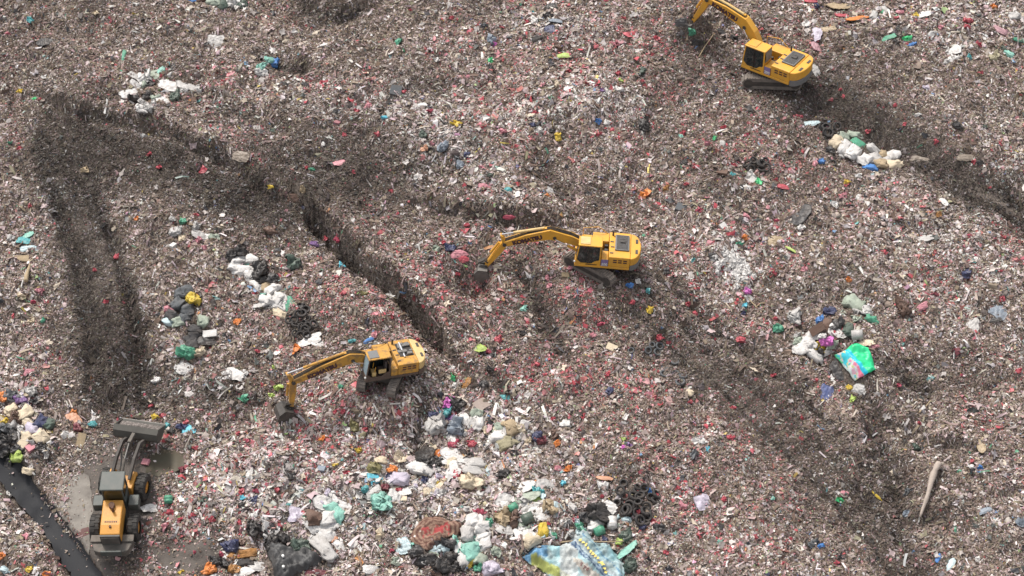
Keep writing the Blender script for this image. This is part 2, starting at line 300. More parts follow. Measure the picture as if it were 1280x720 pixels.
DATA = """
@in the high white bag heap
B 180 103 14 16 white
F 199 95 20 7 60 mint
F 193 95 14 12 0 sage
F 212 109 24 16 0 white
F 235 111 26 12 -10 palegrey
F 163 118 22 10 30 white
B 167 127 12 9 black
B 186 123 11 8 black
B 220 125 10 12 darkgreen
B 190 108 10 6 black
F 205 127 18 8 0 white
B 177 138 11 9 white
B 185 139 9 9 palegrey
F 212 97 10 8 0 white
X 243 126 12 6 10 brown
@in the clump along the top edge
F 239 1 16 6 0 blue
B 255 2 14 8 brown
S 268 5 14 12 90 sage
S 279 7 14 9 90 darkgreen
B 291 7 15 15 white
B 304 9 9 11 darkgreen
@in the blue bag clump
B 343 82 9 11 blue
B 336 80 10 10 mint
B 327 85 8 8 mint
B 325 92 11 9 white
@in the pale sack row
S 1053 172 14 8 0 sage
S 1067 171 16 8 -10 sage
S 1045 180 15 13 30 cream
S 1054 187 20 11 65 white
S 1066 194 22 12 55 white
S 1072 182 16 8 -30 green
S 1080 202 15 12 40 white
S 1091 202 18 13 0 palegrey
S 1088 212 15 7 -15 blue
S 1101 209 13 12 0 tan
S 1090 190 18 10 -30 palegrey
S 1103 196 12 9 0 tan
S 1116 197 15 11 0 white
S 1117 210 19 11 0 cream
S 1108 203 10 8 0 palegrey
B 1037 189 10 8 charcoal
F 1149 201 20 8 -15 taupe
B 1027 204 7 6 blue
@in the slate sack heap
S 233 366 15 12 20 slate
S 228 368 16 11 0 slate
B 241 377 14 13 yellow
S 223 382 16 13 50 slate
S 234 389 14 11 20 slate
B 238 384 10 7 black
S 215 395 15 10 -20 charcoal
S 231 399 14 11 30 slate
S 211 404 14 8 -20 paleblue
S 223 404 13 10 20 sage
B 209 388 8 7 pink
B 249 380 8 12 black
S 254 402 14 10 90 sage
S 244 413 15 9 0 charcoal
S 241 423 17 10 0 charcoal
F 258 428 20 11 0 black
S 240 433 14 10 20 charcoal
X 263 418 19 9 3 white
B 231 443 17 15 green
B 247 443 12 10 cream
F 229 461 22 12 -20 white
T 277 441 9
T 273 407 8
T 309 432 9
@in the white sack chain
B 289 322 13 10 black
B 300 317 15 11 black
S 297 326 18 10 15 white
S 315 327 17 9 -15 white
S 294 336 16 10 -20 white
F 309 332 14 8 0 green
S 305 341 20 11 0 white
S 313 346 14 10 -60 white
B 328 337 12 15 black
B 320 348 18 11 black
B 327 354 13 9 black
S 320 359 16 9 125 white
S 332 360 14 9 20 tan
S 341 366 18 13 40 white
B 342 349 10 9 charcoal
F 328 372 9 7 0 mint
S 334 379 15 13 20 white
S 347 377 17 12 50 white
S 350 386 18 8 -20 white
F 359 382 16 12 30 green
S 348 394 22 9 -25 cream
F 319 369 11 6 0 red
F 376 384 11 9 0 black
F 388 426 22 12 10 white
F 397 431 16 10 0 white
B 369 333 14 14 darkgreen
B 338 291 14 8 brown
@in the printed sheet heap
S 1069 383 26 15 -40 sage
B 1083 392 11 10 white
S 1087 403 15 12 90 green
B 1037 393 12 11 navy
B 1026 403 8 8 blue
X 1022 413 20 11 25 brown
S 1033 407 15 11 80 brown
B 1047 410 12 12 charcoal
F 1049 418 16 12 0 white
S 1061 414 14 10 90 darkgreen
R 1072 420 14 13 0 palegrey
B 1029 429 13 11 yellow
B 1036 427 15 9 magenta
S 1018 419 18 9 0 white
S 1011 430 16 11 -20 white
B 998 427 9 8 sage
S 1003 440 18 12 10 white
S 1017 446 21 10 -30 white
B 1023 440 16 10 black
S 1033 441 20 5 25 palegrey
F 1092 435 12 7 0 pink
F 1082 430 17 8 -20 cream
F 1046 464 26 16 60 charcoal
F 1039 474 9 5 90 white
F 1075 487 14 12 0 white
F 1033 494 20 12 80 denim
F 1065 499 10 7 90 lime
B 1062 486 8 5 yellow
B 993 397 14 13 palegrey
B 1128 389 13 15 brown
@in the channel head heap
S 33 520 18 14 30 cream
S 51 529 15 11 70 navy
S 62 532 14 11 70 darkgreen
S 42 538 18 12 0 lavender
S 35 545 15 10 20 cream
X 32 554 13 11 40 cream
S 51 549 17 13 -40 cream
X 40 561 14 10 40 pink
B 52 561 12 8 black
B 24 563 14 10 charcoal
S 23 571 19 10 0 lime
B 8 563 16 14 charcoal
B 8 552 14 12 black
B 3 539 12 12 slate
B 15 541 14 12 charcoal
S 15 548 12 8 40 cream
B 20 522 12 12 brown
S 15 514 14 9 40 cream
B 5 528 10 8 yellow
B 13 497 14 11 slate
B 2 498 10 11 orange
B 12 581 15 10 charcoal
S 36 589 13 6 -10 cream
F 93 526 17 13 -50 peach
F 91 517 10 6 0 orange
B 97 538 9 7 maroon
B 28 503 13 8 purple
B 41 491 9 9 palegrey
X 101 551 18 10 85 tan
B 117 532 8 6 teal
F 83 543 12 9 -40 white
@beside the charcoal tarp
B 290 685 16 14 navy
B 302 679 13 8 brown
F 278 694 8 10 0 crimson
S 310 692 22 9 8 orangebrown
S 291 698 15 8 20 orangebrown
F 300 697 8 8 0 red
B 272 705 12 10 black
S 305 707 22 8 0 black
B 284 708 14 10 black
B 265 712 12 13 orange
B 294 714 12 9 orangebrown
F 325 710 22 14 0 palegrey
F 306 716 20 9 0 white
B 317 661 13 14 black
B 317 647 12 7 white
B 341 681 14 16 black
B 353 676 16 12 black
B 372 683 15 14 darkgreen
S 402 684 44 14 -48 palegrey
F 385 717 36 8 5 maroon
@above the charcoal tarp
F 412 630 34 18 0 white
F 424 634 24 14 -20 white
S 412 637 16 12 -30 mint
S 422 645 17 12 60 mint
S 409 650 20 14 0 white
S 410 660 24 9 0 white
S 409 669 22 12 -10 white
S 392 650 18 14 90 brown
F 418 675 8 7 0 peach
@around the big mint bag
B 468 588 17 13 olive
F 468 599 17 9 0 cyan
F 466 607 12 9 45 cyan
B 456 613 7 7 teal
F 467 618 18 11 40 white
B 477 630 17 18 mint
B 481 612 8 8 maroon
B 490 589 11 8 orange
S 500 602 22 14 0 lavender
B 489 606 9 10 white
B 487 599 8 9 navy
S 491 624 16 12 70 white
F 505 617 16 11 0 white
F 498 614 11 6 20 red
X 504 626 10 8 0 cream
S 476 577 12 9 0 cream
@in the cream sack heap
B 561 506 11 13 magenta
B 575 508 13 13 black
B 541 521 12 9 navy
B 557 519 10 12 teal
B 547 535 17 18 palegrey
B 569 538 18 16 greyblue
B 565 526 12 8 purple
S 583 529 18 9 -75 white
S 599 529 19 11 -80 white
S 596 516 14 9 0 sage
S 590 531 14 8 90 palegrey
S 624 535 15 9 0 sage
S 639 536 20 13 -55 tan
S 624 548 20 11 0 white
S 632 556 21 12 20 khaki
B 652 538 8 10 cream
B 671 548 9 10 navy
B 677 552 10 8 maroon
B 693 543 7 7 brown
@in the heap above the carpet
F 533 568 26 16 -35 black
F 552 569 10 13 0 orange
X 543 560 8 5 20 cream
F 570 570 28 20 0 white
S 526 588 26 15 -20 white
B 535 578 20 12 black
B 545 580 14 12 black
F 562 592 24 18 20 white
F 566 578 22 14 0 white
S 594 583 26 11 0 palegrey
S 592 592 24 10 0 palegrey
B 585 606 22 16 cream
B 596 610 10 8 crimson
B 572 596 9 8 red
F 552 601 14 9 0 red
B 533 602 9 9 navy
F 542 603 8 9 0 white
F 547 607 9 6 0 yellow
T 588 571 9
F 565 550 17 6 -35 white
B 567 559 11 8 crimson
B 591 556 8 7 red
B 632 594 12 9 black
@at the printed tarp
F 653 611 27 14 5 white
F 656 624 32 11 0 sage
F 667 625 16 7 0 lime
F 630 628 20 17 0 white
R 641 638 12 11 30 green
F 662 638 26 18 0 white
F 680 646 22 12 15 white
B 673 618 11 9 teal
T 676 617 9
B 684 636 13 14 tan
F 680 607 20 13 0 palegrey
R 661 650 15 14 20 darkgreen
B 630 650 16 16 tan
B 643 653 12 14 brown
F 630 662 17 12 0 palegrey
F 652 667 24 17 0 white
F 669 659 9 5 0 red
S 679 664 17 11 -70 yellow
F 684 656 8 6 0 red
B 690 669 6 6 green
S 664 676 22 13 30 cream
B 746 643 28 18 black
B 729 646 14 9 charcoal
B 759 650 14 12 black
F 756 633 26 13 -20 white
R 767 657 15 13 90 white
B 722 659 8 11 green
S 743 657 20 12 28 white
R 749 668 13 13 20 green
B 756 677 7 7 navy
B 783 674 12 11 darkgreen
F 785 690 24 10 20 mint
B 776 679 8 6 lime
B 789 708 13 12 darkgreen
B 726 665 12 8 paleblue
P 735 680 92 2.2 -2 tan
@beside the brown carpet
S 584 668 18 12 90 palegrey
S 592 653 20 13 15 white
S 602 661 19 13 0 white
S 604 671 20 11 15 white
S 605 680 20 12 20 white
B 612 655 8 8 green
S 588 691 20 16 20 mint
S 599 701 18 12 -10 sage
S 575 695 30 12 -65 white
F 551 688 22 13 15 paleblue
F 547 697 18 9 -20 sage
B 521 693 14 12 charcoal
B 534 703 22 13 black
B 556 712 22 15 black
B 563 699 14 12 black
B 545 712 12 9 charcoal
B 571 709 12 10 black
B 561 680 16 10 charcoal
B 587 707 7 7 yellow
B 598 711 9 8 green
B 612 712 19 14 lavender
F 581 711 9 5 0 blue
F 515 684 9 12 0 mint
B 545 718 10 8 brown
B 620 690 9 9 sage
F 505 683 15 17 0 paleblue
F 493 702 12 12 0 sage
F 524 666 26 5 55 white
@-
F 270 52 18 14 0 palegrey
B 388 21 8 6 black
X 495 114 14 13 -10 slate
F 505 116 8 5 0 red
F 403 59 14 4 0 white
F 499 54 12 6 50 green
B 355 108 9 6 black
B 381 108 12 6 charcoal
F 403 105 7 6 0 red
F 445 140 9 6 0 red
F 461 134 11 7 20 pink
B 420 141 9 7 charcoal
F 170 8 9 7 -40 white
F 120 19 8 6 0 cream
F 168 19 6 5 0 yellow
F 56 54 16 15 0 black
F 155 71 15 4 85 green
F 44 125 10 6 10 brightgreen
F 52 124 6 6 0 red
F 26 115 7 6 0 yellow
F 57 98 8 6 0 white
F 38 27 8 9 0 teal
F 688 10 16 9 15 black
B 685 22 12 10 black
B 669 28 8 10 white
F 666 18 7 5 0 teal
F 660 30 8 8 0 red
S 670 51 17 8 25 black
F 686 38 14 10 0 navy
F 694 28 14 10 0 greyblue
B 699 60 9 8 brown
F 613 77 7 8 0 brightgreen
F 614 54 12 13 0 greyblue
F 614 51 7 7 0 white
F 605 34 9 8 0 slate
F 617 58 7 7 0 magenta
B 614 87 6 9 black
F 702 85 8 5 0 red
F 711 91 8 5 0 red
F 728 93 6 5 0 red
F 741 103 6 6 0 red
F 747 109 8 5 0 crimson
F 754 113 6 5 0 purple
F 748 127 12 8 0 white
F 680 108 6 7 0 pink
F 660 121 7 5 0 red
F 669 142 8 5 0 red
F 704 71 14 7 0 lime
B 698 108 12 8 cream
F 712 113 14 8 0 white
F 700 137 8 8 0 white
F 563 24 6 6 0 red
F 573 26 5 5 0 red
F 627 36 7 5 0 red
F 544 17 6 5 0 white
F 514 14 8 4 0 red
F 580 97 14 5 10 pink
F 545 77 7 7 0 white
F 651 52 6 7 0 pink
F 757 3 6 6 0 crimson
F 765 56 7 8 0 pink
F 525 133 16 5 5 white
F 536 139 9 6 0 crimson
P 546 129 20 1.6 50 brown
F 779 25 8 7 0 red
F 820 50 10 9 0 red
F 771 57 10 10 0 pink
B 865 40 8 9 green
S 870 52 16 8 -5 black
F 852 28 14 10 0 charcoal
P 881 58 36 1.6 65 tan
F 840 74 7 5 0 red
F 771 94 8 8 0 red
F 776 104 9 6 0 lime
F 771 112 12 9 0 white
B 804 89 7 9 darkgreen
F 901 130 8 6 0 red
F 1013 3 14 7 0 red
F 1020 9 9 8 0 navy
F 1008 33 10 8 0 white
F 1020 44 16 12 80 lavender
F 1018 59 14 11 90 dustypink
F 998 46 9 6 0 maroon
F 1018 89 15 11 -50 palegrey
F 901 42 14 11 70 black
F 917 50 10 9 0 charcoal
F 1052 10 34 15 12 tan
F 1053 22 18 9 0 red
F 1072 25 28 8 22 orange
S 1092 21 17 9 75 palegrey
S 1106 14 20 9 -55 palegrey
X 1093 4 7 6 30 white
F 1036 38 16 8 0 tan
F 1112 48 17 7 5 green
B 1119 53 9 6 black
F 1133 49 12 6 0 brightgreen
B 1141 58 9 8 blue
F 1133 56 6 5 0 red
F 1144 21 10 6 0 yellow
F 1155 20 15 13 0 white
F 1124 18 9 6 0 pink
F 1120 24 7 5 0 red
F 1144 28 7 5 0 red
B 1209 28 12 8 red
B 1208 35 10 7 red
F 1242 10 9 9 0 orange
S 1267 22 18 12 10 palegrey
S 1251 40 20 8 -30 dustypink
B 1232 51 8 5 white
B 1243 74 13 11 khaki
S 1260 69 18 9 -45 mint
S 1253 62 13 7 -40 darkgreen
F 1272 51 16 6 0 green
F 1164 45 9 12 0 white
F 1176 53 12 5 -20 white
F 1192 63 16 16 0 white
F 1187 77 13 9 0 white
B 1205 79 6 5 black
F 1211 71 7 8 0 teal
F 1224 93 8 7 0 red
F 1223 57 10 7 0 red
F 1156 111 8 6 0 lavender
F 1050 113 5 4 0 red
F 1054 121 4 6 0 red
B 1127 125 9 4 brown
F 1119 134 8 5 0 red
F 1176 36 6 8 0 pink
F 12 181 10 6 0 green
F 24 187 10 6 0 red
F 187 194 9 5 0 red
F 200 211 7 7 0 red
F 107 215 12 10 0 tan
F 68 225 6 4 20 white
F 78 235 6 5 60 white
F 38 259 6 6 0 red
F 254 214 8 12 0 red
F 245 270 10 5 0 red
B 228 279 9 8 green
F 180 170 7 8 0 palegrey
F 172 275 7 5 0 orange
F 480 150 12 8 0 cyan
F 473 170 8 8 0 red
F 430 171 6 6 0 red
F 443 215 8 5 0 red
F 425 205 14 8 0 pink
F 383 212 6 6 0 red
F 390 214 6 5 0 green
F 302 197 20 12 -20 taupe
F 367 247 14 10 0 brown
B 380 243 7 9 tan
F 340 242 7 5 0 yellow
F 341 167 8 12 0 darkgreen
F 488 241 6 6 0 red
F 511 253 5 10 0 red
F 403 181 5 7 0 white
F 327 168 9 14 0 charcoal
F 570 156 11 10 0 yellow
P 548 149 18 1.8 -42 white
B 556 158 9 8 black
B 527 170 9 12 darkgreen
F 540 179 8 7 0 pink
B 554 174 10 7 charcoal
B 554 186 14 12 greyblue
F 556 168 11 6 0 white
T 539 189 9
B 531 188 10 8 peach
B 583 195 9 9 navy
B 588 203 9 7 red
B 577 208 10 9 greyblue
F 572 199 7 6 0 slate
F 603 212 8 6 0 pink
F 611 221 8 5 30 darkgreen
F 605 234 14 8 0 pink
F 605 242 8 5 0 crimson
F 634 240 9 7 0 teal
F 637 271 14 6 0 crimson
F 611 287 8 5 0 blue
F 584 283 9 6 0 red
F 520 223 6 9 0 white
F 699 172 8 10 0 yellow
F 666 157 8 5 0 navy
F 674 164 8 7 0 white
B 690 165 8 6 black
F 629 166 8 8 0 pink
F 644 166 6 8 0 red
F 647 184 7 6 0 red
B 731 202 8 6 white
F 748 168 11 8 0 red
F 764 165 8 7 0 red
F 747 152 9 6 0 blue
F 757 155 10 7 0 white
F 716 202 8 6 0 red
F 688 240 14 9 0 palegrey
F 732 243 11 8 0 charcoal
F 684 247 6 5 0 orange
B 805 158 12 18 black
F 904 161 8 6 0 red
F 854 168 7 6 0 red
F 851 173 6 6 0 mint
F 893 173 5 10 0 brightgreen
S 902 182 11 7 90 palegrey
F 883 182 8 8 0 pink
F 934 171 8 7 0 crimson
F 999 147 9 7 0 red
F 1014 156 18 7 0 paleblue
X 903 217 14 11 -15 brown
F 914 220 8 6 0 teal
F 938 222 12 13 0 white
F 931 236 14 8 0 white
F 944 236 7 8 0 white
F 948 230 11 8 -30 brightgreen
F 968 227 11 8 -20 red
F 978 235 14 7 -10 red
F 871 209 8 7 0 red
F 859 231 8 5 0 red
F 814 221 6 5 0 pink
F 917 209 10 6 0 red
F 808 243 10 12 0 orange
F 832 237 11 8 50 orangebrown
X 851 262 13 11 -20 slate
F 874 265 13 11 70 crimson
F 931 272 9 8 0 pink
X 903 283 8 7 35 white
F 1003 270 28 18 30 charcoal
B 1001 285 8 7 white
F 970 278 10 6 0 crimson
F 1019 205 6 12 0 pink
F 772 264 8 6 0 yellow
B 855 205 9 8 black
F 1131 157 7 7 0 red
F 1085 165 9 6 0 red
F 1169 179 7 7 0 red
F 1217 204 8 8 0 red
F 1250 181 5 9 0 red
F 1271 150 7 6 0 pink
F 1236 236 9 6 0 red
F 1033 238 7 7 0 red
F 1055 244 9 8 0 pink
F 1060 228 7 6 0 yellow
T 1041 205 9
F 1073 249 6 11 0 white
F 1073 222 9 7 0 white
F 1091 221 5 7 0 paleblue
F 1044 258 9 10 0 white
F 1179 254 16 9 -80 white
F 1172 271 7 10 0 orangebrown
F 1164 268 7 6 0 crimson
P 1168 268 28 1.6 25 tan
T 1213 263 8
F 1150 281 8 6 0 red
F 1196 158 11 9 -20 charcoal
B 1230 160 7 6 darkgreen
F 1148 145 10 4 0 white
F 1205 198 18 8 0 taupe
F 36 296 14 14 0 mint
F 30 303 14 13 0 teal
F 36 312 20 8 0 paleblue
B 13 300 10 10 palegrey
F 20 307 8 7 0 white
X 27 325 18 9 5 tan
P 36 344 30 6 90 tan
P 31 350 28 2 88 white
F 28 370 9 9 0 cream
F 43 379 9 6 0 crimson
F 40 403 8 10 0 cream
F 54 402 7 5 0 green
F 18 396 4 8 0 red
F 50 365 9 7 0 pink
F 119 338 7 5 0 red
F 147 323 8 12 0 red
F 132 380 8 7 0 red
F 190 370 7 4 0 white
B 219 292 19 12 palegrey
F 243 285 13 11 0 palegrey
F 248 295 18 13 0 palegrey
F 262 298 14 9 0 white
B 269 299 12 10 sage
X 217 309 8 7 50 white
F 227 299 12 7 60 cream
F 237 309 9 7 0 red
F 253 311 10 7 0 pink
F 248 302 8 6 0 pink
B 215 275 8 7 palegrey
B 197 477 11 8 white
F 292 469 22 14 -20 white
F 296 402 10 7 0 orange
B 392 308 11 9 purple
F 424 300 9 8 0 crimson
F 409 298 8 6 0 red
B 427 335 11 7 cyan
X 402 344 5 5 0 white
F 401 361 6 5 0 white
F 491 370 13 8 -30 white
F 429 369 8 6 0 red
F 422 350 7 7 0 red
F 413 408 8 7 0 red
F 489 397 7 6 0 red
F 371 362 7 6 0 red
F 454 369 11 7 0 olive
F 460 427 14 5 32 blue
F 467 421 8 8 0 pink
F 441 428 9 5 0 teal
F 372 438 9 12 0 orange
F 555 305 9 6 0 red
B 563 312 12 9 navy
F 574 318 20 10 5 pink
F 578 324 14 8 0 red
F 547 313 11 10 0 sage
F 522 309 9 5 0 white
F 572 342 8 5 0 red
F 533 356 8 6 0 red
F 541 352 7 5 0 red
F 651 372 8 7 0 red
F 653 381 7 6 0 red
F 659 405 6 8 0 red
B 623 427 11 9 red
F 561 387 8 6 0 red
F 521 427 8 6 0 red
F 655 425 4 7 0 white
F 751 405 13 5 10 crimson
F 685 348 5 8 0 pink
F 687 358 6 7 0 pink
X 706 346 9 7 0 tan
F 654 388 9 7 0 mint
F 713 337 7 5 0 pink
F 740 420 8 6 0 pink
F 653 418 12 6 0 black
F 811 388 11 9 10 yellow
B 927 426 12 9 red
F 823 423 10 10 0 red
B 972 412 15 9 green
F 968 400 10 8 0 red
F 781 411 7 6 0 red
F 790 379 7 6 0 red
F 786 357 9 6 0 blue
F 809 365 7 6 0 teal
F 797 353 6 8 0 white
F 854 344 9 5 10 white
B 934 365 10 7 magenta
X 959 365 5 5 40 white
X 914 376 5 5 20 white
X 907 378 4 4 0 white
B 890 307 7 6 red
F 866 306 6 7 0 red
F 930 297 9 7 -20 orange
F 923 306 9 6 0 green
F 868 327 6 7 0 teal
B 890 320 11 7 charcoal
B 832 341 9 8 charcoal
F 859 380 8 6 0 red
F 868 392 7 6 0 red
P 944 383 32 1.6 -55 tan
P 949 383 12 1.4 30 tan
F 930 393 7 6 0 navy
F 930 383 7 6 0 cyan
F 877 365 10 6 -60 white
F 968 302 16 11 0 tan
F 988 313 15 3 -40 lime
F 967 343 8 6 0 red
F 1007 337 8 7 0 pink
F 1000 373 15 8 0 slate
F 1041 310 5 12 0 red
F 1106 316 8 8 0 red
F 1213 297 6 8 0 crimson
F 1251 298 12 7 0 red
F 1219 322 12 4 -45 crimson
F 1275 304 9 6 0 red
F 1249 341 8 6 0 red
F 1252 374 9 7 0 red
F 1168 369 10 5 -30 maroon
F 1157 369 6 6 0 pink
F 1195 374 5 7 0 red
F 1152 384 14 8 20 pink
F 1246 390 20 16 -30 greyblue
F 1244 401 14 6 0 black
F 1216 408 20 13 85 palegrey
F 1061 349 8 7 0 orange
F 1207 343 12 11 0 navy
F 1157 300 22 14 0 palegrey
F 43 441 8 7 0 cream
F 38 466 14 8 0 pink
F 61 487 6 8 0 red
F 182 497 6 8 0 crimson
F 190 509 7 5 0 red
F 195 523 9 8 0 yellow
F 204 521 8 7 0 red
B 215 540 9 7 black
F 228 537 12 9 0 navy
F 236 539 17 13 0 cyan
F 233 529 9 6 0 red
F 209 534 8 7 0 teal
F 244 562 9 6 0 red
F 303 499 9 9 0 green
F 389 496 8 6 0 red
F 420 517 7 8 0 red
F 431 515 7 7 0 red
F 393 531 9 7 0 red
F 299 543 9 8 0 red
F 310 552 7 6 0 crimson
F 348 487 9 11 0 lime
F 339 495 8 6 0 lime
F 343 461 7 6 0 lime
B 445 533 11 14 olive
F 435 538 7 11 0 white
F 457 536 7 6 0 red
B 452 547 12 9 khaki
F 404 550 9 8 0 orange
F 427 484 8 5 0 green
F 396 432 7 6 0 red
F 322 440 8 5 0 red
F 291 521 8 7 0 red
F 449 563 8 6 0 yellow
F 584 480 16 9 20 orangebrown
F 566 472 7 8 0 brightgreen
F 599 437 14 12 30 lime
B 610 441 9 8 crimson
F 636 440 9 7 0 crimson
F 613 447 12 7 0 charcoal
B 605 481 12 9 charcoal
F 594 459 10 8 0 charcoal
F 611 462 9 7 0 black
F 664 477 7 5 0 red
F 676 480 7 5 0 red
F 683 470 7 6 0 red
F 672 458 7 7 0 red
F 564 464 12 9 0 white
F 570 482 12 8 70 white
X 646 526 9 4 85 white
F 630 498 14 7 0 teal
S 707 532 14 10 0 white
F 691 524 8 5 0 red
F 730 521 7 7 0 red
F 726 537 8 6 0 red
X 765 436 14 9 -25 cream
F 759 470 7 7 0 red
F 762 491 8 10 0 navy
F 697 556 7 8 0 orange
S 862 492 13 9 25 cream
F 862 504 9 6 0 red
F 834 491 7 6 0 red
F 820 499 7 7 0 crimson
F 915 512 8 6 0 red
F 912 550 9 9 0 red
F 968 470 10 5 20 red
F 884 563 5 8 0 cyan
F 871 553 11 12 0 white
F 880 554 12 7 0 white
F 868 570 13 9 50 slate
F 786 558 9 6 0 purple
F 778 551 7 6 0 lime
F 780 562 8 6 0 magenta
F 803 538 7 7 0 crimson
P 1163 614 76 8.5 237 bleached
F 1051 627 10 9 0 brightgreen
F 1055 618 9 5 0 pink
F 1094 620 15 3 -38 yellow
F 1224 587 8 8 0 blue
B 1213 585 9 7 white
F 1215 579 6 6 0 red
F 1136 616 10 8 0 slate
F 1133 643 7 7 0 greyblue
F 1173 698 16 5 50 blue
F 1189 707 15 8 45 paleblue
F 1045 705 10 6 0 red
F 1222 701 6 6 0 white
F 1231 640 16 7 20 greyblue
F 1276 655 10 12 0 greyblue
P 1192 444 13 1.8 82 white
F 1195 441 10 10 0 maroon
F 1226 558 18 9 88 tan
T 1265 533 8 palegrey
F 1272 466 9 7 0 red
B 1143 560 10 9 darkgreen
F 1123 484 6 7 0 crimson
F 1148 529 7 5 0 red
P 1155 510 28 2.2 48 tan
F 1200 470 8 5 20 crimson
R 212 626 10 11 90 green
F 186 637 19 11 10 white
F 213 642 11 7 0 red
F 207 660 8 12 0 pink
F 241 646 9 7 0 red
F 226 651 7 6 0 red
B 256 626 9 9 darkgreen
X 183 579 9 8 -10 pink
F 228 590 9 7 0 maroon
F 4 695 10 9 0 orange
F 58 717 11 7 0 orange
F 37 711 7 7 0 yellow
F 11 619 9 6 -20 white
F 26 644 10 6 30 white
T 8 652 9
F 67 693 8 5 40 white
F 8 715 12 10 -50 paleblue
F 32 672 10 8 0 pink
F 228 716 7 6 0 yellow
F 243 691 5 7 0 crimson
X 402 588 10 8 -10 greyblue
B 367 597 14 8 black
B 358 581 9 9 black
F 420 583 7 5 0 yellow
F 432 592 10 6 10 red
F 418 594 6 7 0 red
B 313 598 12 18 white
F 303 616 10 9 0 red
F 319 615 8 8 0 crimson
F 346 613 8 9 0 red
F 304 625 7 6 0 cyan
F 332 633 8 7 0 blue
B 317 628 10 9 navy
B 301 633 8 7 black
F 365 634 8 6 0 teal
F 351 640 13 8 10 white
F 264 651 10 8 0 red
F 300 655 7 13 0 red
F 372 645 20 18 0 lavender
F 350 659 9 8 0 red
F 321 640 10 6 20 crimson
F 336 643 8 6 0 red
S 463 714 24 12 0 white
F 489 690 7 6 0 crimson
F 476 668 8 14 10 cream
F 449 695 9 7 0 tan
F 596 641 10 8 0 crimson
F 604 643 8 8 0 crimson
F 697 632 5 9 0 crimson
F 717 650 10 6 0 crimson
F 704 605 7 7 0 cyan
F 676 604 16 5 0 orange
F 755 600 20 7 0 peach
F 711 588 9 10 0 orange
F 698 587 9 7 0 pink
B 753 608 14 9 white
F 751 621 7 5 0 red
X 636 594 6 6 0 cream
F 611 592 8 9 0 paleblue
F 878 628 18 17 20 lavender
F 906 626 10 9 0 red
F 905 636 7 5 0 pink
F 853 634 11 8 0 pink
F 849 611 8 7 0 red
F 900 679 9 7 20 mint
T 930 588 8
F 925 682 8 7 0 pink
F 945 673 7 8 0 red
B 986 686 9 8 black
B 1016 682 13 10 slate
F 1027 684 11 6 0 blue
F 988 676 7 6 0 red
F 980 708 9 8 0 red
B 925 619 8 4 black
F 966 625 6 5 0 mint
F 821 620 8 6 0 red
F 815 651 7 9 0 red
B 824 661 14 10 charcoal
F 824 657 6 6 0 red
B 804 660 8 8 navy
F 811 617 9 9 0 blue
F 832 692 8 7 0 red
F 800 640 6 6 0 red
"""
# ------------------------------------------------------------------ what lies where: pixel, size in pixels, angle, colour
ITEMS = []; phrase = None
for ln_ in DATA.strip().split('\n'):
    if ln_[0] == '@': phrase = None if ln_[1:] == '-' else ln_[1:]; continue
    f = ln_.split(); k = f[0]; x_, y_ = float(f[1]), float(f[2])
    if k == 'T': L = W = float(f[3])*1.15; a = 0; c_ = f[4] if len(f) > 4 else 'black'
    elif k == 'B': L, W, a, c_ = float(f[3]), float(f[4]), 0, f[5]
    else: L, W, a, c_ = float(f[3]), float(f[4]), float(f[5]), f[6]
    ITEMS.append(dict(k=k, x=x_, y=y_, L=L, W=W, a=a, c=c_, ph=phrase))
PILES = {'worn black tyre in the big pile right of the printed tarp': [(778,604,9),(783,618,9),(790,611,9),(797,622,10),(806,613,10),(815,622,10),(782,629,10),(790,633,11),(799,630,10),(808,633,11),(816,631,10),(786,641,10),(796,642,11),(806,642,11),(798,651,11),(804,653,11),(812,646,10),(788,624,10),(802,620,10),(772,630,9),(776,613,9),(795,616,9),(811,624,10),(783,637,10)],
    'worn black tyre in the pile at the lower end of the white sacks': [(363,397,8),(370,402,9),(378,398,9),(384,405,9),(374,410,9),(366,411,8),(380,413,9),(388,398,8),(390,408,8),(376,418,8),(384,419,8),(370,393,8),(381,390,8),(368,418,8),(361,404,8),(386,411,9)],
    'grey dusty tyre half buried on the brown slope': [(812,437,9),(822,441,9),(826,434,8),(817,432,8),(840,459,8),(846,467,9),(851,480,10),(835,463,8),(856,472,8),(843,452,8),(790,437,8),(830,470,8)],
    'black tyre in the tangle above the white film and lime scrap': [(936,207,9),(942,202,9),(949,206,10),(956,203,9),(960,209,9),(945,210,9),(953,212,9),(938,212,8)],
    'black tyre in the small tangle left of the pale sacks': [(1028,158,9),(1034,163,9),(1041,160,9),(1044,166,9),(1036,169,9),(1030,166,8),(1045,172,8),(1039,175,8)]}
TARP = [(653,697),(660,691),(669,687),(684,684),(699,684),(711,681),(716,672),(722,665),(730,662),(737,668),(742,681),(760,683),(770,694),(779,703),(781,722),(783,760),(700,760),(690,728),(676,714),(664,707)]

CARPET = [(512,677),(514,668),(520,658),(530,650),(541,648),(555,650),(566,653),(577,657),(578,664),(573,669),(562,672),(552,679),(542,686),(534,692),(525,687),(516,684)]
BLACK_TARP = [(333,688),(340,679),(350,683),(360,686),(372,690),(384,688),(396,694),(403,701),(402,707),(392,713),(380,718),(369,722),(352,740),(343,722),(340,706),(335,698)]
SHEET_PTS = [(1042,449),(1048,445),(1056,441),(1064,434),(1074,436),(1084,439),(1088,448),(1091,458),(1094,467),(1085,473),(1076,477),(1068,480),(1060,471),(1051,459)]
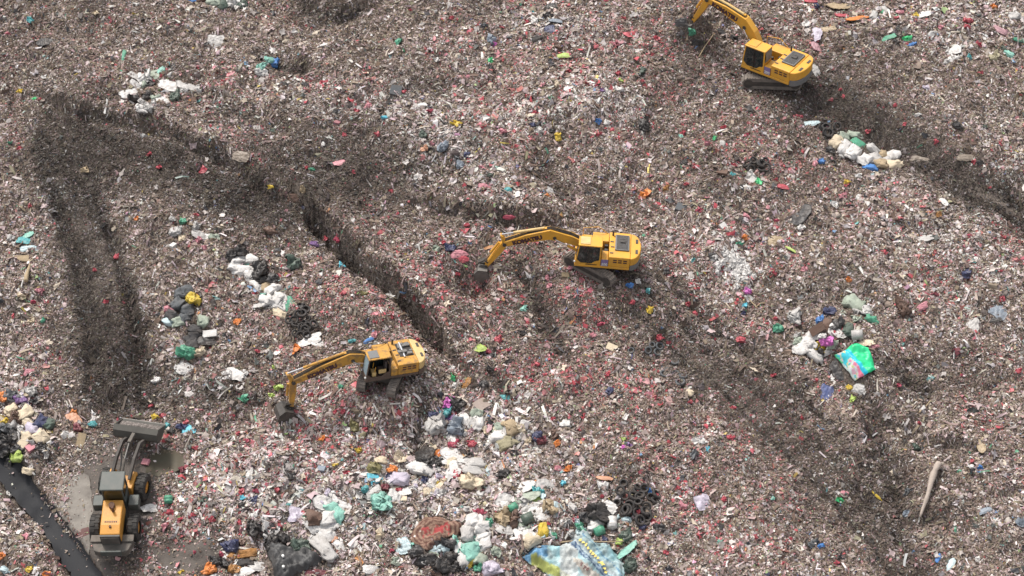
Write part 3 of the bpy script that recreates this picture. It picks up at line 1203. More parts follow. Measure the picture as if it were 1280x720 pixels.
# footprints of the heaps and sheets, where no loose scrap lies on top
CELL = .22; FOOT = set()
def stamp(x0, y0, r):
    k = int(r/CELL)+1; i0, j0 = int(round(x0/CELL)), int(round(y0/CELL))
    for i in range(-k, k+1):
        for j in range(-k, k+1):
            if i*i+j*j <= (r/CELL)**2+.3: FOOT.add((i0+i, j0+j))
def footprint(x, y):
    W_ = 600; G = np.zeros((W_, W_), bool)
    for i, j in FOOT:
        if abs(i) < 300 and abs(j) < 300: G[i+300, j+300] = True
    return G[np.clip(np.round(x/CELL).astype(int)+300, 0, W_-1), np.clip(np.round(y/CELL).astype(int)+300, 0, W_-1)]
for it in ITEMS:
    if it['k'] == 'P': continue
    P_ = at(it['x'], it['y']); s_ = 1/ppm(P_); a_ = R(it['a']); l_, w_ = it['L']*s_, it['W']*s_; m_ = min(l_, w_)/2
    for t_ in ((0,) if max(l_, w_) < 1.4*min(l_, w_) else np.linspace(-1, 1, 5)): stamp(P_[0]+t_*math.cos(a_)*(l_/2-m_), P_[1]+t_*math.sin(a_)*(l_/2-m_)/.84, m_*.8)
for L_ in PILES.values():
    for x_, y_, d_ in L_: P_ = at(x_, y_); stamp(P_[0], P_[1], .26)
for poly in (TARP, CARPET, BLACK_TARP, SHEET_PTS):
    for x_ in range(int(min(q[0] for q in poly)), int(max(q[0] for q in poly))+1, 4):
        for y_ in range(int(min(q[1] for q in poly)), min(724, int(max(q[1] for q in poly)))+1, 4):
            c_ = False
            for (x0, y0), (x1, y1) in zip(poly, poly[1:]+poly[:1]):
                if (y0 > y_) != (y1 > y_) and x_ < (x1-x0)*(y_-y0)/(y1-y0)+x0: c_ = not c_
            if c_: P_ = at(x_, y_); stamp(P_[0], P_[1], .2)
# ------------------------------------------------------------------ loose litter: what nobody could count
def blobs(u, v, L):
    t = np.zeros(np.shape(u))
    for q in L:
        x, y, rx, ry, a = q[:5]; an = R(q[5]) if len(q) > 5 else 0
        dx, dy = u-x, v-y; p = dx*math.cos(an)-dy*math.sin(an); r = dx*math.sin(an)+dy*math.cos(an)
        t = t+a*np.exp(-(p/rx)**2-(r/ry)**2)
    return t
DARK = [(146,455,48,62,.95), (100,330,30,120,.45,8), (100,200,80,40,.65), (250,238,130,34,.8,-18), (425,212,120,55,.95), (330,270,60,30,.35), (960,130,90,30,.3,-15),
        (268,488,62,24,1.0), (364,522,14,16,.9), (412,12,36,14,.7), (120,20,120,40,.2), (680,400,20,45,.35), (880,70,60,35,.4), (370,85,25,9,.6), (60,95,25,40,.3), (1060,90,90,30,.35), (610,275,60,18,.35), (470,640,30,40,.3), (1150,480,50,25,.35), (1110,620,40,60,.4), (268,130,60,10,.4,-20), (1250,255,45,18,.9,-28)]
DLINES = [([(48,165),(72,255),(98,330),(114,410),(112,490)], 12, 1.3), ([(112,235),(138,300),(160,370),(178,440),(180,500)], 11, 1.3), ([(1010,105),(1075,145),(1130,180),(1200,222),(1290,262)], 23, 1.1), ([(990,140),(1080,180)], 12, .4),
          ([(790,370),(890,445),(1000,540),(1090,640),(1150,730)], 38, .52), ([(840,360),(960,455),(1080,580)], 16, .5), ([(1060,470),(1105,560),(1130,640)], 14, .7), ([(60,140),(180,190),(330,245)], 16, .5), ([(85,185),(112,300),(140,400),(150,500)], 38, .52), ([(550,262),(650,288)], 12, .35), ([(655,350),(700,440)], 9, .4)]
PLINES = [([(505,132),(545,165),(575,195),(612,222),(640,252)], 17, 1.0), ([(640,150),(690,150),(790,150)], 17, .9), ([(655,20),(700,45),(740,40)], 18, .7), ([(760,100),(735,120),(700,108)], 14, .7), ([(900,318),(925,350)], 14, 1.1), ([(1100,300),(1180,310),(1230,350)], 30, .7), ([(1120,50),(1200,60)], 16, .6), ([(320,120),(470,140),(520,140)], 14, .6)]
PALE = [(560,165,70,50,.8), (1190,330,110,90,.65), (1010,330,60,60,.35), (440,650,190,80,.8), (300,600,90,80,.6), (20,440,40,110,.5), (600,560,120,70,.6), (720,150,75,30,.7), (60,250,40,60,.4),
        (1160,30,130,30,.5), (920,335,40,45,.8), (880,290,70,40,.5), (240,470,40,50,.5), (700,40,70,40,.4), (560,330,40,50,.5), (1240,600,60,140,.3), (430,120,120,25,.45), (800,690,110,50,.45), (980,680,50,50,.4), (40,660,60,60,.5),
        (520,480,30,60,.5), (270,130,90,60,.25), (1260,160,60,60,.4), (370,600,100,60,.5)]
REDS = [(570,350,60,60,.9), (470,390,85,45,.9), (710,375,70,55,.9), (420,530,110,60,.9), (310,620,85,70,1.3), (740,80,80,60,.7), (830,120,90,60,.6), (900,600,130,80,.45), (870,345,60,60,.7), (620,170,60,60,.8),
        (620,455,60,30,.7), (700,480,80,40,.6), (960,220,60,50,.6), (1230,310,60,40,.5), (400,125,90,25,.5), (1000,60,50,50,.5), (790,470,60,50,.6), (1160,370,60,40,.4), (900,690,110,40,.7), (240,650,40,40,.9), (820,40,60,40,.4)]
CLEAR = [(112,640,42,58,1.), (150,610,45,55,.95), (215,700,50,26,.75), (212,580,34,16,1.), (120,720,30,30,.9), (255,695,40,26,.7), (190,640,20,40,.5), (1262,254,36,9,.85,-28), (1225,238,30,7,.5,-28)]
PATH = [(110,340,60,180,1.,8), (1140,175,170,30,1.,-32), (430,215,130,65,.5), (970,540,170,40,.5,-42), (240,230,130,40,.4,-18), (770,352,34,9,.8,-25), (950,112,34,9,.7), (500,488,22,9,.6), (890,455,150,24,.5,-40)]
DENS = 440
xa, xb, ya, yb = -42, 42, -27, 37
N = int((xb-xa)*(yb-ya)*DENS)
x = RNG.uniform(xa, xb, N); y = RNG.uniform(ya, yb, N)
u, v = to_px(x, y, base(y))
inview = (u > -40) & (u < 1320) & (v > -50) & (v < 760)
keep = inview | (RNG.random(N) < .35)
x, y, u, v, inview = (a[keep] for a in (x, y, u, v, inview)); N = len(x)
ns = fbm(x*.30, y*.30, 41, 4)*.95; nr = fbm(x*.40, y*.40, 57, 4)
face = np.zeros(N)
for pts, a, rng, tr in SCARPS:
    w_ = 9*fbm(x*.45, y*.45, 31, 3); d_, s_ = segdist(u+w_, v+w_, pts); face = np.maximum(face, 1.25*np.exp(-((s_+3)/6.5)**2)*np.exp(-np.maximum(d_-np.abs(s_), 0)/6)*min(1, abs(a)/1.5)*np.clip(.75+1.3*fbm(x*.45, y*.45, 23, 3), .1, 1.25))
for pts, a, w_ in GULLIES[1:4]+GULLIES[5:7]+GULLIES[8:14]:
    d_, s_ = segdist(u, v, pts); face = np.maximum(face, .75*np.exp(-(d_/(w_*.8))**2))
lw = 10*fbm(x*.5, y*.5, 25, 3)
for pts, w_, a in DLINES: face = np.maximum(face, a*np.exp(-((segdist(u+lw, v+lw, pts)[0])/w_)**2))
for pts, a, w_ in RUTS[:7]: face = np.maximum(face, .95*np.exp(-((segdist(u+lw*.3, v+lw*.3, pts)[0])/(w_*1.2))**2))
pl = np.zeros(N)
for pts, w_, a in PLINES: pl = np.maximum(pl, a*np.exp(-((segdist(u+lw, v-lw, pts)[0])/w_)**2))
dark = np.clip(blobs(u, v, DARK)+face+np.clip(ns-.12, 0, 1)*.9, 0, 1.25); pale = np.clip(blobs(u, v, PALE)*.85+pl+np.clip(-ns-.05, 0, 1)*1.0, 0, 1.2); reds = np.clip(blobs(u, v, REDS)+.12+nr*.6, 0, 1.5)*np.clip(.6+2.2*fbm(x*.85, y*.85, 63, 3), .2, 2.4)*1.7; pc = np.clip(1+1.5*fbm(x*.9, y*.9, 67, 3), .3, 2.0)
dd, _ = segdist(u, v, DITCH)
clear = np.clip(blobs(u, v, CLEAR)*1.12, 0, 1); clear = np.maximum(clear, smooth((20-dd+15*ns)/5)*np.where(dd < 19, 1.03, 1.0))
packed = np.clip(blobs(u, v, PATH), 0, 1)
keep = (RNG.random(N) > clear*.965) & ~((RNG.random(N) < .92) & footprint(x, y))
x, y, u, v, dark, pale, reds, packed, inview, pc = (a[keep] for a in (x, y, u, v, dark, pale, reds, packed, inview, pc)); N = len(x); dd2, _ = segdist(u, v, DITCH)
def zgrid(x, y):
    """height read from the ground sheet itself"""
    i0 = int(np.argmin(np.abs(GX+48))); j0 = int(np.argmin(np.abs(GY+32)))
    fx = (x-GX[i0])/.17; fy = (y-GY[j0])/.17; ix = np.floor(fx).astype(int); iy = np.floor(fy).astype(int); fx = fx-ix; fy = fy-iy; ix = ix+i0; iy = iy+j0
    return (Z[iy, ix]*(1-fx)+Z[iy, ix+1]*fx)*(1-fy)+(Z[iy+1, ix]*(1-fx)+Z[iy+1, ix+1]*fx)*fy
z = zgrid(x, y)+.30*smooth((18-dd2)/3); e = .17
gx = (zgrid(x+e, y)-zgrid(x-e, y))/(2*e); gy = (zgrid(x, y+e)-zgrid(x, y-e))/(2*e)
steep = smooth((np.hypot(gx, gy)-.5)/.5)
# kinds: 0 brown, 1 taupe, 2 light, 3 white, 4 red, 5 bright, 6 dark
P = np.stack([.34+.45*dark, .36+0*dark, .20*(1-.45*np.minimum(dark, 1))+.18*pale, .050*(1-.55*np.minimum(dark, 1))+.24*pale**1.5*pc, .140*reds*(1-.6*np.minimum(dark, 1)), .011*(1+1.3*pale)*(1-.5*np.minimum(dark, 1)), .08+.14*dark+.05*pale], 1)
P = np.clip(P, .001, None); cum = np.cumsum(P/P.sum(1, keepdims=True), 1); kind = (RNG.random((N, 1)) > cum).sum(1)
PAL = [np.array([(.155,.110,.085), (.180,.130,.104), (.146,.103,.083), (.185,.145,.110)]),
       np.array([(.250,.190,.158), (.282,.218,.184), (.230,.180,.154), (.280,.202,.192), (.280,.235,.172)]),
       np.array([(.38,.312,.274), (.41,.338,.304), (.345,.290,.260), (.41,.345,.280), (.41,.315,.315), (.42,.32,.32)]),
       np.array([(.60,.56,.53), (.52,.48,.46), (.63,.59,.56), (.54,.46,.44)]),
       np.array([(.43,.075,.09), (.46,.13,.15), (.36,.07,.08), (.48,.21,.23), (.34,.13,.11), (.47,.28,.28), (.40,.17,.16)]),
       np.array([(.09,.26,.16), (.13,.22,.35), (.48,.36,.10), (.46,.22,.10), (.14,.30,.30), (.45,.40,.25), (.24,.33,.14), (.14,.14,.25), (.44,.26,.34), (.31,.40,.37)]),
       np.array([(.062,.049,.045), (.078,.062,.056), (.090,.073,.066)])]
col = np.zeros((N, 3))
for k in range(7):
    mk = kind == k; n = mk.sum(); p = PAL[k]
    if n: col[mk] = p[RNG.integers(0, len(p), n)]*RNG.uniform(.78, 1.22, (n, 1))*RNG.uniform(.94, 1.06, (n, 3))
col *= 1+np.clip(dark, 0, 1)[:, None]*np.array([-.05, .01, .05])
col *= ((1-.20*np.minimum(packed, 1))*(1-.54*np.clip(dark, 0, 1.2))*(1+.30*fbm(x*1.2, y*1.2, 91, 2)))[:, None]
ln = np.exp(RNG.normal(math.log(.084), .50, N))*(1-.28*packed)*(1+.18*pale); ln = np.clip(ln, .035, .55)
ln[(kind >= 3) & (kind <= 5)] *= 1.12
ln[kind == 4] *= 1.18
fresh = np.clip(blobs(u, v, [(480,620,190,85,1.), (700,650,110,60,1.), (25,540,45,70,1.), (300,620,80,70,.9), (570,530,70,50,1.), (560,165,60,50,.6), (1160,25,120,25,.6), (290,400,90,60,.3), (30,340,25,60,.6)]), 0, 1); ln *= 1+.40*fresh*(kind >= 2)*(kind != 4)
asp = RNG.uniform(.45, 1.0, N)
strand = (RNG.random(N) < (.11+.35*steep)) & (kind != 4)
ln[strand] *= RNG.uniform(1.5, 3.0, strand.sum()); asp[strand] = RNG.uniform(.10, .22, strand.sum()); ln = np.minimum(ln, .95)
ln *= np.exp(.55*fbm(x*.55, y*.55, 71, 3)); ln[~inview] *= 1.35
wd = ln*asp
yaw = RNG.uniform(0, 2*math.pi, N); ds = strand & (RNG.random(N) < steep*.9)
yaw[ds] = np.arctan2(-gy[ds], -gx[ds])+RNG.normal(0, .35, ds.sum())
nz = np.stack([-gx, -gy, np.ones(N)], 1); nz /= np.linalg.norm(nz, axis=1, keepdims=True)
tilt = RNG.normal(0, .31, (N, 3))*(1-.45*packed)[:, None]; tilt[strand] *= .7
n = nz+tilt; n[:, 2] = np.maximum(n[:, 2], .12); n /= np.linalg.norm(n, axis=1, keepdims=True)
t = np.stack([np.cos(yaw), np.sin(yaw), np.zeros(N)], 1); t -= (t*n).sum(1, keepdims=True)*n; t /= np.linalg.norm(t, axis=1, keepdims=True)
b = np.cross(n, t)
c = np.stack([x, y, z+RNG.uniform(-.01, .11, N)*(1-.5*packed)], 1)
def scraps(mask, name, label, rough, spec):
    i = np.nonzero(mask)[0]; M_ = len(i)
    if not M_: return
    l = ln[i]/2; w = wd[i]/2; T = t[i]; B = b[i]; Nn = n[i]; Cc = c[i]
    rows = []
    for s in (-1, 0, 1):
        sw = w*RNG.uniform(.55, 1.15, M_); hh = (ln[i]*RNG.uniform(-.22, .22, M_)) if s else ln[i]*RNG.uniform(.0, .2, M_)
        off = wd[i]*RNG.uniform(-.25, .25, M_)
        for q in (-1, 1):
            h2 = hh+wd[i]*RNG.uniform(-.22, .22, M_)
            rows.append(Cc+T*(l*s*RNG.uniform(.75, 1.1, M_))[:, None]+B*(sw*q+off)[:, None]+Nn*h2[:, None])
    V = np.stack(rows, 1).reshape(-1, 3); k = (np.arange(M_)*6)[:, None]
    F = np.concatenate([k+np.array([0, 2, 3, 1]), k+np.array([2, 4, 5, 3])])
    o = np_mesh(name, V, [F], attr_mat('litter_'+name, rough, spec), np.repeat(col[i], 6, 0))
    tag(o, label, None, None, 'stuff')
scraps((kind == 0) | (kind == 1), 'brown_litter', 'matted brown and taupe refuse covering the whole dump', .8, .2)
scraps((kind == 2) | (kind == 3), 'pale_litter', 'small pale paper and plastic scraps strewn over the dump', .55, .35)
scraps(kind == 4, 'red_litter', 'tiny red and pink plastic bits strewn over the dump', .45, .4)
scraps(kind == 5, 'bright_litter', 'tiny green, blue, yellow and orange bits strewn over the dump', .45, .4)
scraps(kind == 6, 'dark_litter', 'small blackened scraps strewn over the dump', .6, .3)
# torn film and rags, larger than the scraps
def rags(n_, name, label, lo, hi, cols, weight):
    k = np.nonzero(inview)[0]; pr = weight[k]; k = RNG.choice(k, n_, replace=False, p=pr/pr.sum()); m_ = 5
    a = np.linspace(-1, 1, m_); U_, V_ = (q.ravel() for q in np.meshgrid(a, a))
    L_ = RNG.uniform(lo, hi, n_); W_ = L_*RNG.uniform(.4, 1, n_); out = RNG.uniform(.55, 1.15, (n_, 25)); 
    hh = RNG.uniform(-.16, .22, (n_, 25))*np.minimum(L_, W_)[:, None]+.06
    sk_ = RNG.uniform(-.4, .4, (n_, 1))
    P_ = c[k][:, None, :]+t[k][:, None, :]*(L_[:, None]/2*(U_*out+sk_*V_))[..., None]+b[k][:, None, :]*(W_[:, None]/2*V_*out)[..., None]+nz[k][:, None, :]*hh[..., None]
    F = (np.arange(n_)*25)[:, None, None]+grid_faces(m_)[None]
    cc = cols[RNG.integers(0, len(cols), n_)]*RNG.uniform(.75, 1.2, (n_, 1))
    o = np_mesh(name, P_.reshape(-1, 3), [F.reshape(-1, 4)], attr_mat('litter_'+name, .5, .35), np.repeat(cc, 25, 0), smooth_=True); tag(o, label, None, None, 'stuff')
def grid_faces(n):
    I_ = np.arange(n*n).reshape(n, n); return np.stack([I_[:-1, :-1], I_[1:, :-1], I_[1:, 1:], I_[:-1, 1:]], -1).reshape(-1, 4)
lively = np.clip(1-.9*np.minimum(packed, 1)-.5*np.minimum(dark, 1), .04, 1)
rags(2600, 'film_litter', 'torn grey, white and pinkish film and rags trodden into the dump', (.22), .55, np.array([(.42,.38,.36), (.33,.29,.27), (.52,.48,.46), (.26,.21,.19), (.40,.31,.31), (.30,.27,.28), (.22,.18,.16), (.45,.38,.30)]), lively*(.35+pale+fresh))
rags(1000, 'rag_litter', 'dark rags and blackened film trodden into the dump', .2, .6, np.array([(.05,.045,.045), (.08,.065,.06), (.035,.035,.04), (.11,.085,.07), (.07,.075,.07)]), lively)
# ------------------------------------------------------------------ excavators
def world(u, v, yaw, pitch=0, roll=0, s=1, dz=0):
    p = at(u, v); z = float(ground(p[0], p[1], False))+dz
    M = Matrix.Translation((p[0], p[1], z)) @ Matrix.Rotation(R(yaw), 4, 'Z') @ Matrix.Rotation(R(pitch), 4, 'Y') @ Matrix.Rotation(R(roll), 4, 'X') @ Matrix.Scale(s, 4)
    return M
def on_boom(M, uv, ly=0.0):
    """where the line of sight through a pixel meets the machine's own boom plane: (forward, up)"""
    n = np.array(M.col[1][:3]); n /= np.linalg.norm(n); o = np.array(M @ Vector((0, ly, 0))); d = ray(*uv)
    q = M.inverted() @ Vector(CAM+d*(np.dot(o-CAM, n)/np.dot(d, n))); return Vector((q.x, q.z))
YEL = mat('yellow_paint', (.70, .345, .032), .5, .55, 2.1, dirtcol=(.34, .22, .09))
YELW = mat('weathered_yellow_paint', (.50, .26, .05), .68, .6, 2.8, dirtcol=(.15, .10, .06), hard=True)
TANP = mat('faded_tan_paint', (.64, .45, .19), .6, .4, 2.5)
GREYP = mat('grey_paint', (.16, .165, .17), .55, .4, 3)
DARKP = mat('dark_steel', (.045, .042, .04), .5, .6, 3, dirtcol=(.13, .11, .095), metal=.2)
STEEL = mat('worn_steel', (.20, .19, .18), .5, .6, 3, dirtcol=(.09, .08, .07), metal=.4)
MUDDY = mat('muddy_track_steel', (.12, .105, .095), .8, .8, 3.5, dirtcol=(.24, .20, .17))
CHROME = mat('bright_rod', (.75, .75, .76), .2, .1, 3, metal=.9)
GLASS = mat('dark_cab_glass', (.012, .018, .02), .06, .3, 1.2, dirtcol=(.05, .07, .06), spec=.7)
BLUEG = mat('pale_blue_glass', (.25, .36, .42), .12, .2, 2, spec=.7)
BLACK = mat('black_paint', (.018, .017, .017), .5, .3, 4)
WHITE = mat('white_paint', (.72, .71, .69), .5, .25, 4)
PURP = mat('purple_decal', (.22, .17, .33), .5, .25, 4)
LETTER = mat('dark_lettering', (.055, .02, .03), .6, .2, 8)
HOSE = mat('black_hose', (.02, .02, .02), .6, .3, 5)
SEATM = mat('cab_seat', (.06, .05, .05), .8, .3, 5)
OLDDECK = mat('oily_brown_deck', (.10, .065, .05), .7, .6, 3)

def cylinder_part(name, a, b, r, root, y, m, rod=CHROME, split=.58):
    a3 = Vector((a[0], y, a[1])); b3 = Vector((b[0], y, b[1])); k = a3.lerp(b3, split)
    o = MB().cyl(a3, k, r, n=12).build(name, m, root, smooth_=False)
    MB().cyl(k, b3, r*.5, n=10).build('rod', rod, o); return o

def excavator(name, label, M, J, trackyaw, paint, worn=False):
    root = empty(name, M, label, 'excavator', 'crawler excavators at work on the dump')
    # crawler undercarriage, turned under the house
    T = Matrix.Rotation(R(trackyaw), 4, 'Z')
    cb = MB().box(-1.0, 1.0, -.75, .75, .45, .85); cb.cyl((0, 0, .8), (0, 0, 1.05), .62, n=20)
    o = cb.build('undercarriage', DARKP, root, bevel=.03); o.matrix_local = T
    for sy in (1, -1):
        prof = []
        for k in range(9): a = R(90+180*k/8); prof.append((-1.62+.43*math.cos(a), .45+.43*math.sin(a)))
        for k in range(9): a = R(-90+180*k/8); prof.append((1.62+.43*math.cos(a), .45+.43*math.sin(a)))
        t = MB().prism(prof, sy*1.08-.3, sy*1.08+.3)
        for k in range(20):
            x = -1.7+k*.179; t.box(x, x+.05, sy*1.08-.31, sy*1.08+.31, .86, .93); t.box(x, x+.05, sy*1.08-.31, sy*1.08+.31, -.02, .05)
        for s2 in (1, -1):
            for k in range(6):
                a = R(-75+30*k); q = Matrix.Translation((s2*1.62, 0, .45)) @ Matrix.Rotation(-a if s2 > 0 else math.pi+a, 4, 'Y')
                t.box(.42, .49, sy*1.08-.31, sy*1.08+.31, -.03, .03, q)
        to = t.build('track', MUDDY, root); to.matrix_local = T
        for x, nm, r in ((-1.62, 'sprocket', .33), (1.62, 'idler', .33)):
            MB().cyl((x, sy*1.08-.33, .45), (x, sy*1.08+.33, .45), r, n=16).build(nm, DARKP, to)
        f = MB().box(-1.35, 1.35, sy*1.38-.02, sy*1.38+.02, .3, .62)
        f.build('track_frame', DARKP, to)
    # slewing house
    MB().slab([(1.72,1.36),(-2.1,1.36),(-2.1,-1.36),(1.55,-1.36),(1.72,-1.2)], 1.05, 1.24).build('deck', OLDDECK if worn else paint, root, bevel=.03)
    MB().slab([(1.73,1.37),(.0,1.37),(.0,1.30),(1.73,1.30)], 1.02, 1.06).build('deck_step', DARKP, root)
    hood = MB().box(-2.12, -.62, -1.34, 1.34, 1.242, 2.12).build('engine_hood', paint, root, bevel=.06)
    if worn:
        eb = MB().box(-2.0, -1.0, -.95, .5, 2.121, 2.15).build('engine_bay', BLACK, root)
        e2 = MB(); rr = random.Random(5)
        for k in range(16):
            cx, cy = rr.uniform(-1.9, -1.1), rr.uniform(-.85, .4); q = rr.uniform(.06, .2); e2.box(cx-q, cx+q, cy-q*.7, cy+q*.7, 2.152, 2.18+rr.uniform(.01, .12))
        e2.build('engine_block', STEEL, eb)
        MB().cyl((-1.3, .62, 2.17), (-1.3, -.9, 2.25), .07, n=10).build('pipe', CHROME, eb)
    else:
        gr = MB().box(-2.0, -1.02, -.98, .62, 2.122, 2.24); 
        gr = gr.build('engine_grille', GREYP, root, bevel=.03)
        sl = MB()
        for k in range(13):
            y0 = -.9+k*.115; sl.box(-1.93, -1.12, y0, y0+.05, 2.242, 2.262)
        sl.build('slat', DARKP, gr)
        MB().box(-1.75, -1.35, -.4, -.1, 2.264, 2.33).build('air_inlet', DARKP, gr, bevel=.02)
    for x, y in ((-.8, .9), (-.8, -.3), (-.85, .25)): MB().box(x-.12, x+.12, y-.05, y+.05, 2.121, 2.15).build('hood_handle', DARKP, hood)
    dv = MB()
    for x in (-1.9, -1.55, -1.2): 
        for z0 in (1.62, 1.80): dv.box(x, x+.26, 1.341, 1.352, z0, z0+.10)
    dv.build('side_vent', LETTER, hood)
    # counterweight with rounded tail
    arc = [(-2.12, 1.36)]+[(-2.12-.72*math.sin(R(a))**.9, 1.34*math.cos(R(a))) for a in range(12, 171, 12)]+[(-2.12, -1.36)]
    cw = MB().slab(arc, 1.45, 2.10).build('counterweight', TANP if worn else paint, root, bevel=.07)
    arc2 = [(p[0]*1.004-.004, p[1]*.995) for p in arc]
    MB().slab(arc2, .98, 1.445).build('counterweight_base', OLDDECK if worn else GREYP, root, bevel=.05)
    for y in (-.75, .35): MB().box(-2.62, -2.45, y, y+.42, 2.101, 2.13).build('lifting_eye', DARKP, cw)
    # right hand tanks and steps
    MB().box(-.60, .55, -1.34, -.42, 1.242, 2.02).build('fuel_tank', paint, root, bevel=.05)
    MB().box(.56, 1.30, -1.34, -.55, 1.242, 1.72).build('tool_box', paint, root, bevel=.05)
    rail = MB(); pr = [(1.25,-1.28,1.72),(1.25,-1.28,2.35),(.2,-1.28,2.55),(-.5,-1.28,2.02)]
    for a, b in zip(pr[:-1], pr[1:]): rail.cyl(a, b, .025, n=8)
    rail.build('handrail', DARKP if worn else paint, root)
    MB().box(-.60, -.12, .42, 1.34, 1.242, 1.86).build('filter_box', paint, root, bevel=.04)
    vb = MB(); rr = random.Random(3)
    for k in range(9): q = rr.uniform(.06, .15); cx, cy = rr.uniform(-.5, .6), rr.uniform(-.3, .25); vb.box(cx-q, cx+q, cy-q, cy+q, 1.242, 1.5+rr.uniform(0, .35))
    vb.build('valve_block', DARKP, root)
    MB().cyl((-.85, -1.0, 2.1), (-.85, -1.0, 2.55), .07, n=12).build('exhaust_pipe', DARKP, root)
    # cab
    x0, x1, y0, y1, z0, z1 = -.08, 1.70, .36, 1.34, 1.242, 2.96
    fr = MB()
    for y in (y0, y1-.07):
        fr.prism([(x0, z0), (x0+.10, z0), (x0+.10, z1-.07), (x0, z1-.07)], y, y+.07)
        fr.prism([(x1-.07, z0), (x1+.0, z0), (x1-.20, z1-.07), (x1-.27, z1-.07)], y, y+.07)
        fr.box(x0+.1, x1-.07, y, y+.07, z0, z0+.13)
    fr.prism([(x0+.1, z0+.13), (x0+.62, z0+.13), (x0+.40, z0+.34), (x0+.1, z0+.45)], y1-.065, y1-.005)
    fr.prism([(x1-.42, z0+.13), (x1-.075, z0+.13), (x1-.10, z0+.42)], y1-.065, y1-.005)
    fr.box(x0, x0+.06, y0+.07, y1-.07, z0, z0+.75); fr.box(x1-.06, x1, y0+.07, y1-.07, z0, z0+.30)
    cab = fr.build('cab', OLDDECK if worn else paint, root, bevel=.015)
    MB().slab([(x0-.03, y0-.02), (x1-.18, y0-.02), (x1-.16, y1+.02), (x0-.03, y1+.02)], z1-.069, z1+.03).build('roof', paint, cab, bevel=.035)
    MB().box(.72, 1.40, y0+.08, y1-.12, z1+.031, z1+.075).build('roof_hatch', GREYP if worn else (TANP if J.get('tan') else paint), cab, bevel=.02)
    MB().add([(x0-.015, y0+.06, z0+.76), (x0-.015, y1-.06, z0+.76), (x0-.015, y1-.06, z1-.07), (x0-.015, y0+.06, z1-.07), (x0-.06, y0+.10, z0+1.2), (x0-.06, y1-.10, z0+1.2)],
             [(0, 1, 5, 4), (4, 5, 2, 3)]).build('rear_window', GREYP, cab)
    MB().add([(x1-.035, y0+.07, z0+.31), (x1-.035, y1-.07, z0+.31), (x1-.235, y1-.07, z1-.07), (x1-.235, y0+.07, z1-.07)], [(0, 1, 2, 3)]).build('windscreen', BLUEG if worn else GLASS, cab)
    MB().add([(x0+.1, y0+.03, z0+.13), (x1-.07, y0+.03, z0+.13), (x1-.26, y0+.03, z1-.07), (x0+.1, y0+.03, z1-.07)], [(0, 1, 2, 3)]).build('side_window', GLASS, cab)
    if worn:
        MB().box(.15, .7, .6, 1.1, z0+.05, z0+.5).box(.1, .28, .6, 1.1, z0+.5, z0+1.15).build('seat', SEATM, cab, bevel=.06)
        MB().box(.9, 1.2, .7, 1.2, z0+.05, z0+.42).box(.2, .75, 1.12, 1.24, z0+.3, z0+.62).build('console', TANP, cab, bevel=.04)
        for y in (.62, 1.12): MB().cyl((1.0, y, z0+.4), (.95, y, z0+.85), .03, n=8).build('lever', YEL, cab)
    else:
        MB().add([(x0+.1, y1-.035, z0+.13), (x1-.07, y1-.035, z0+.13), (x1-.26, y1-.035, z1-.07), (x0+.1, y1-.035, z1-.07)], [(0, 1, 2, 3)]).build('door_window', GLASS, cab)
        MB().box(.74, .80, y1-.03, y1+.012, z0+.13, z1-.07).build('door_bar', BLACK, cab)
        MB().box(.15, .95, y1+.001, y1+.03, z0+.04, z0+.09).build('door_handle', BLACK, cab)
        MB().box(-.60, -.12, 1.341, 1.353, 1.26, 1.84).build('sticker', PURP, root)
        st = bpy.data.objects[-1] if False else None
        text_mesh('sticker_number', '200', .28, WHITE, Matrix.Translation((-.36, 1.36, 1.41)) @ Matrix.Rotation(math.pi, 4, 'Z') @ Matrix.Rotation(R(90), 4, 'X'), root, .006)
    for s2, yy in ((1, 1.30), (-1, .42)):
        MB().cyl((x1-.02, yy, z0+.2), (x1+.08, yy, z0+.2), .07, n=12).build('work_lamp', WHITE, cab)
    # boom, stick, bucket
    foot, knee, pin, sttop, stend = J['foot'], J['knee'], J['pin'], J['sttop'], J['stend']
    a1 = foot.lerp(knee, .5)+Vector((-.05, .12)); a2 = knee.lerp(pin, .5)+Vector((0, .10))
    bo = MB().strip([tuple(foot), tuple(a1), tuple(knee), tuple(a2), tuple(pin)], [.50, .70, .86, .66, .40], -.27, .27)
    boom = bo.build('boom', paint, root, bevel=.035)
    hs = MB(); n_ = [foot, a1, knee, a2, pin]
    for y in (-.12, .0, .12):
        L = [Vector((p.x, y, p.y+[.30, .40, .48, .38, .25][i])) for i, p in enumerate(n_)]
        for p, q in zip(L[:-1], L[1:]): hs.cyl(p, q, .035, n=6)
    hs.build('hose', HOSE, boom)
    for p, r in ((knee.lerp(foot, .12)-Vector((0, .12)), .13), (pin, .14)): MB().cyl((p.x, -.33, p.y), (p.x, .33, p.y), r, n=14).build('pin', DARKP, boom)
    d = (pin-knee).normalized(); c = knee.lerp(pin, .50)+Vector((-d.y, d.x))*(-.02); ang = math.atan2(d.y, d.x)
    for y, flip in ((.281, True), (-.281, False)):
        # flat lettering lying on each flank of the boom
        if flip: B = Matrix.Translation((c.x, y, c.y)) @ Matrix.Rotation(-ang, 4, 'Y') @ Matrix.Rotation(math.pi, 4, 'Z') @ Matrix.Rotation(R(90), 4, 'X')
        else: B = Matrix.Translation((c.x, y, c.y)) @ Matrix.Rotation(-ang, 4, 'Y') @ Matrix.Rotation(R(90), 4, 'X')
        text_mesh('lettering', 'KOMATSU', .46, LETTER, B, boom, .030).scale = (1.0, 1, 1)
    for y in (.36, -.36): cylinder_part('boom_cylinder', Vector((1.05, 1.35)), knee.lerp(foot, .15)-Vector((-.05, .15)), .09, root, y, paint)
    k0 = knee+Vector((-d.y, d.x))*.52+d*.25
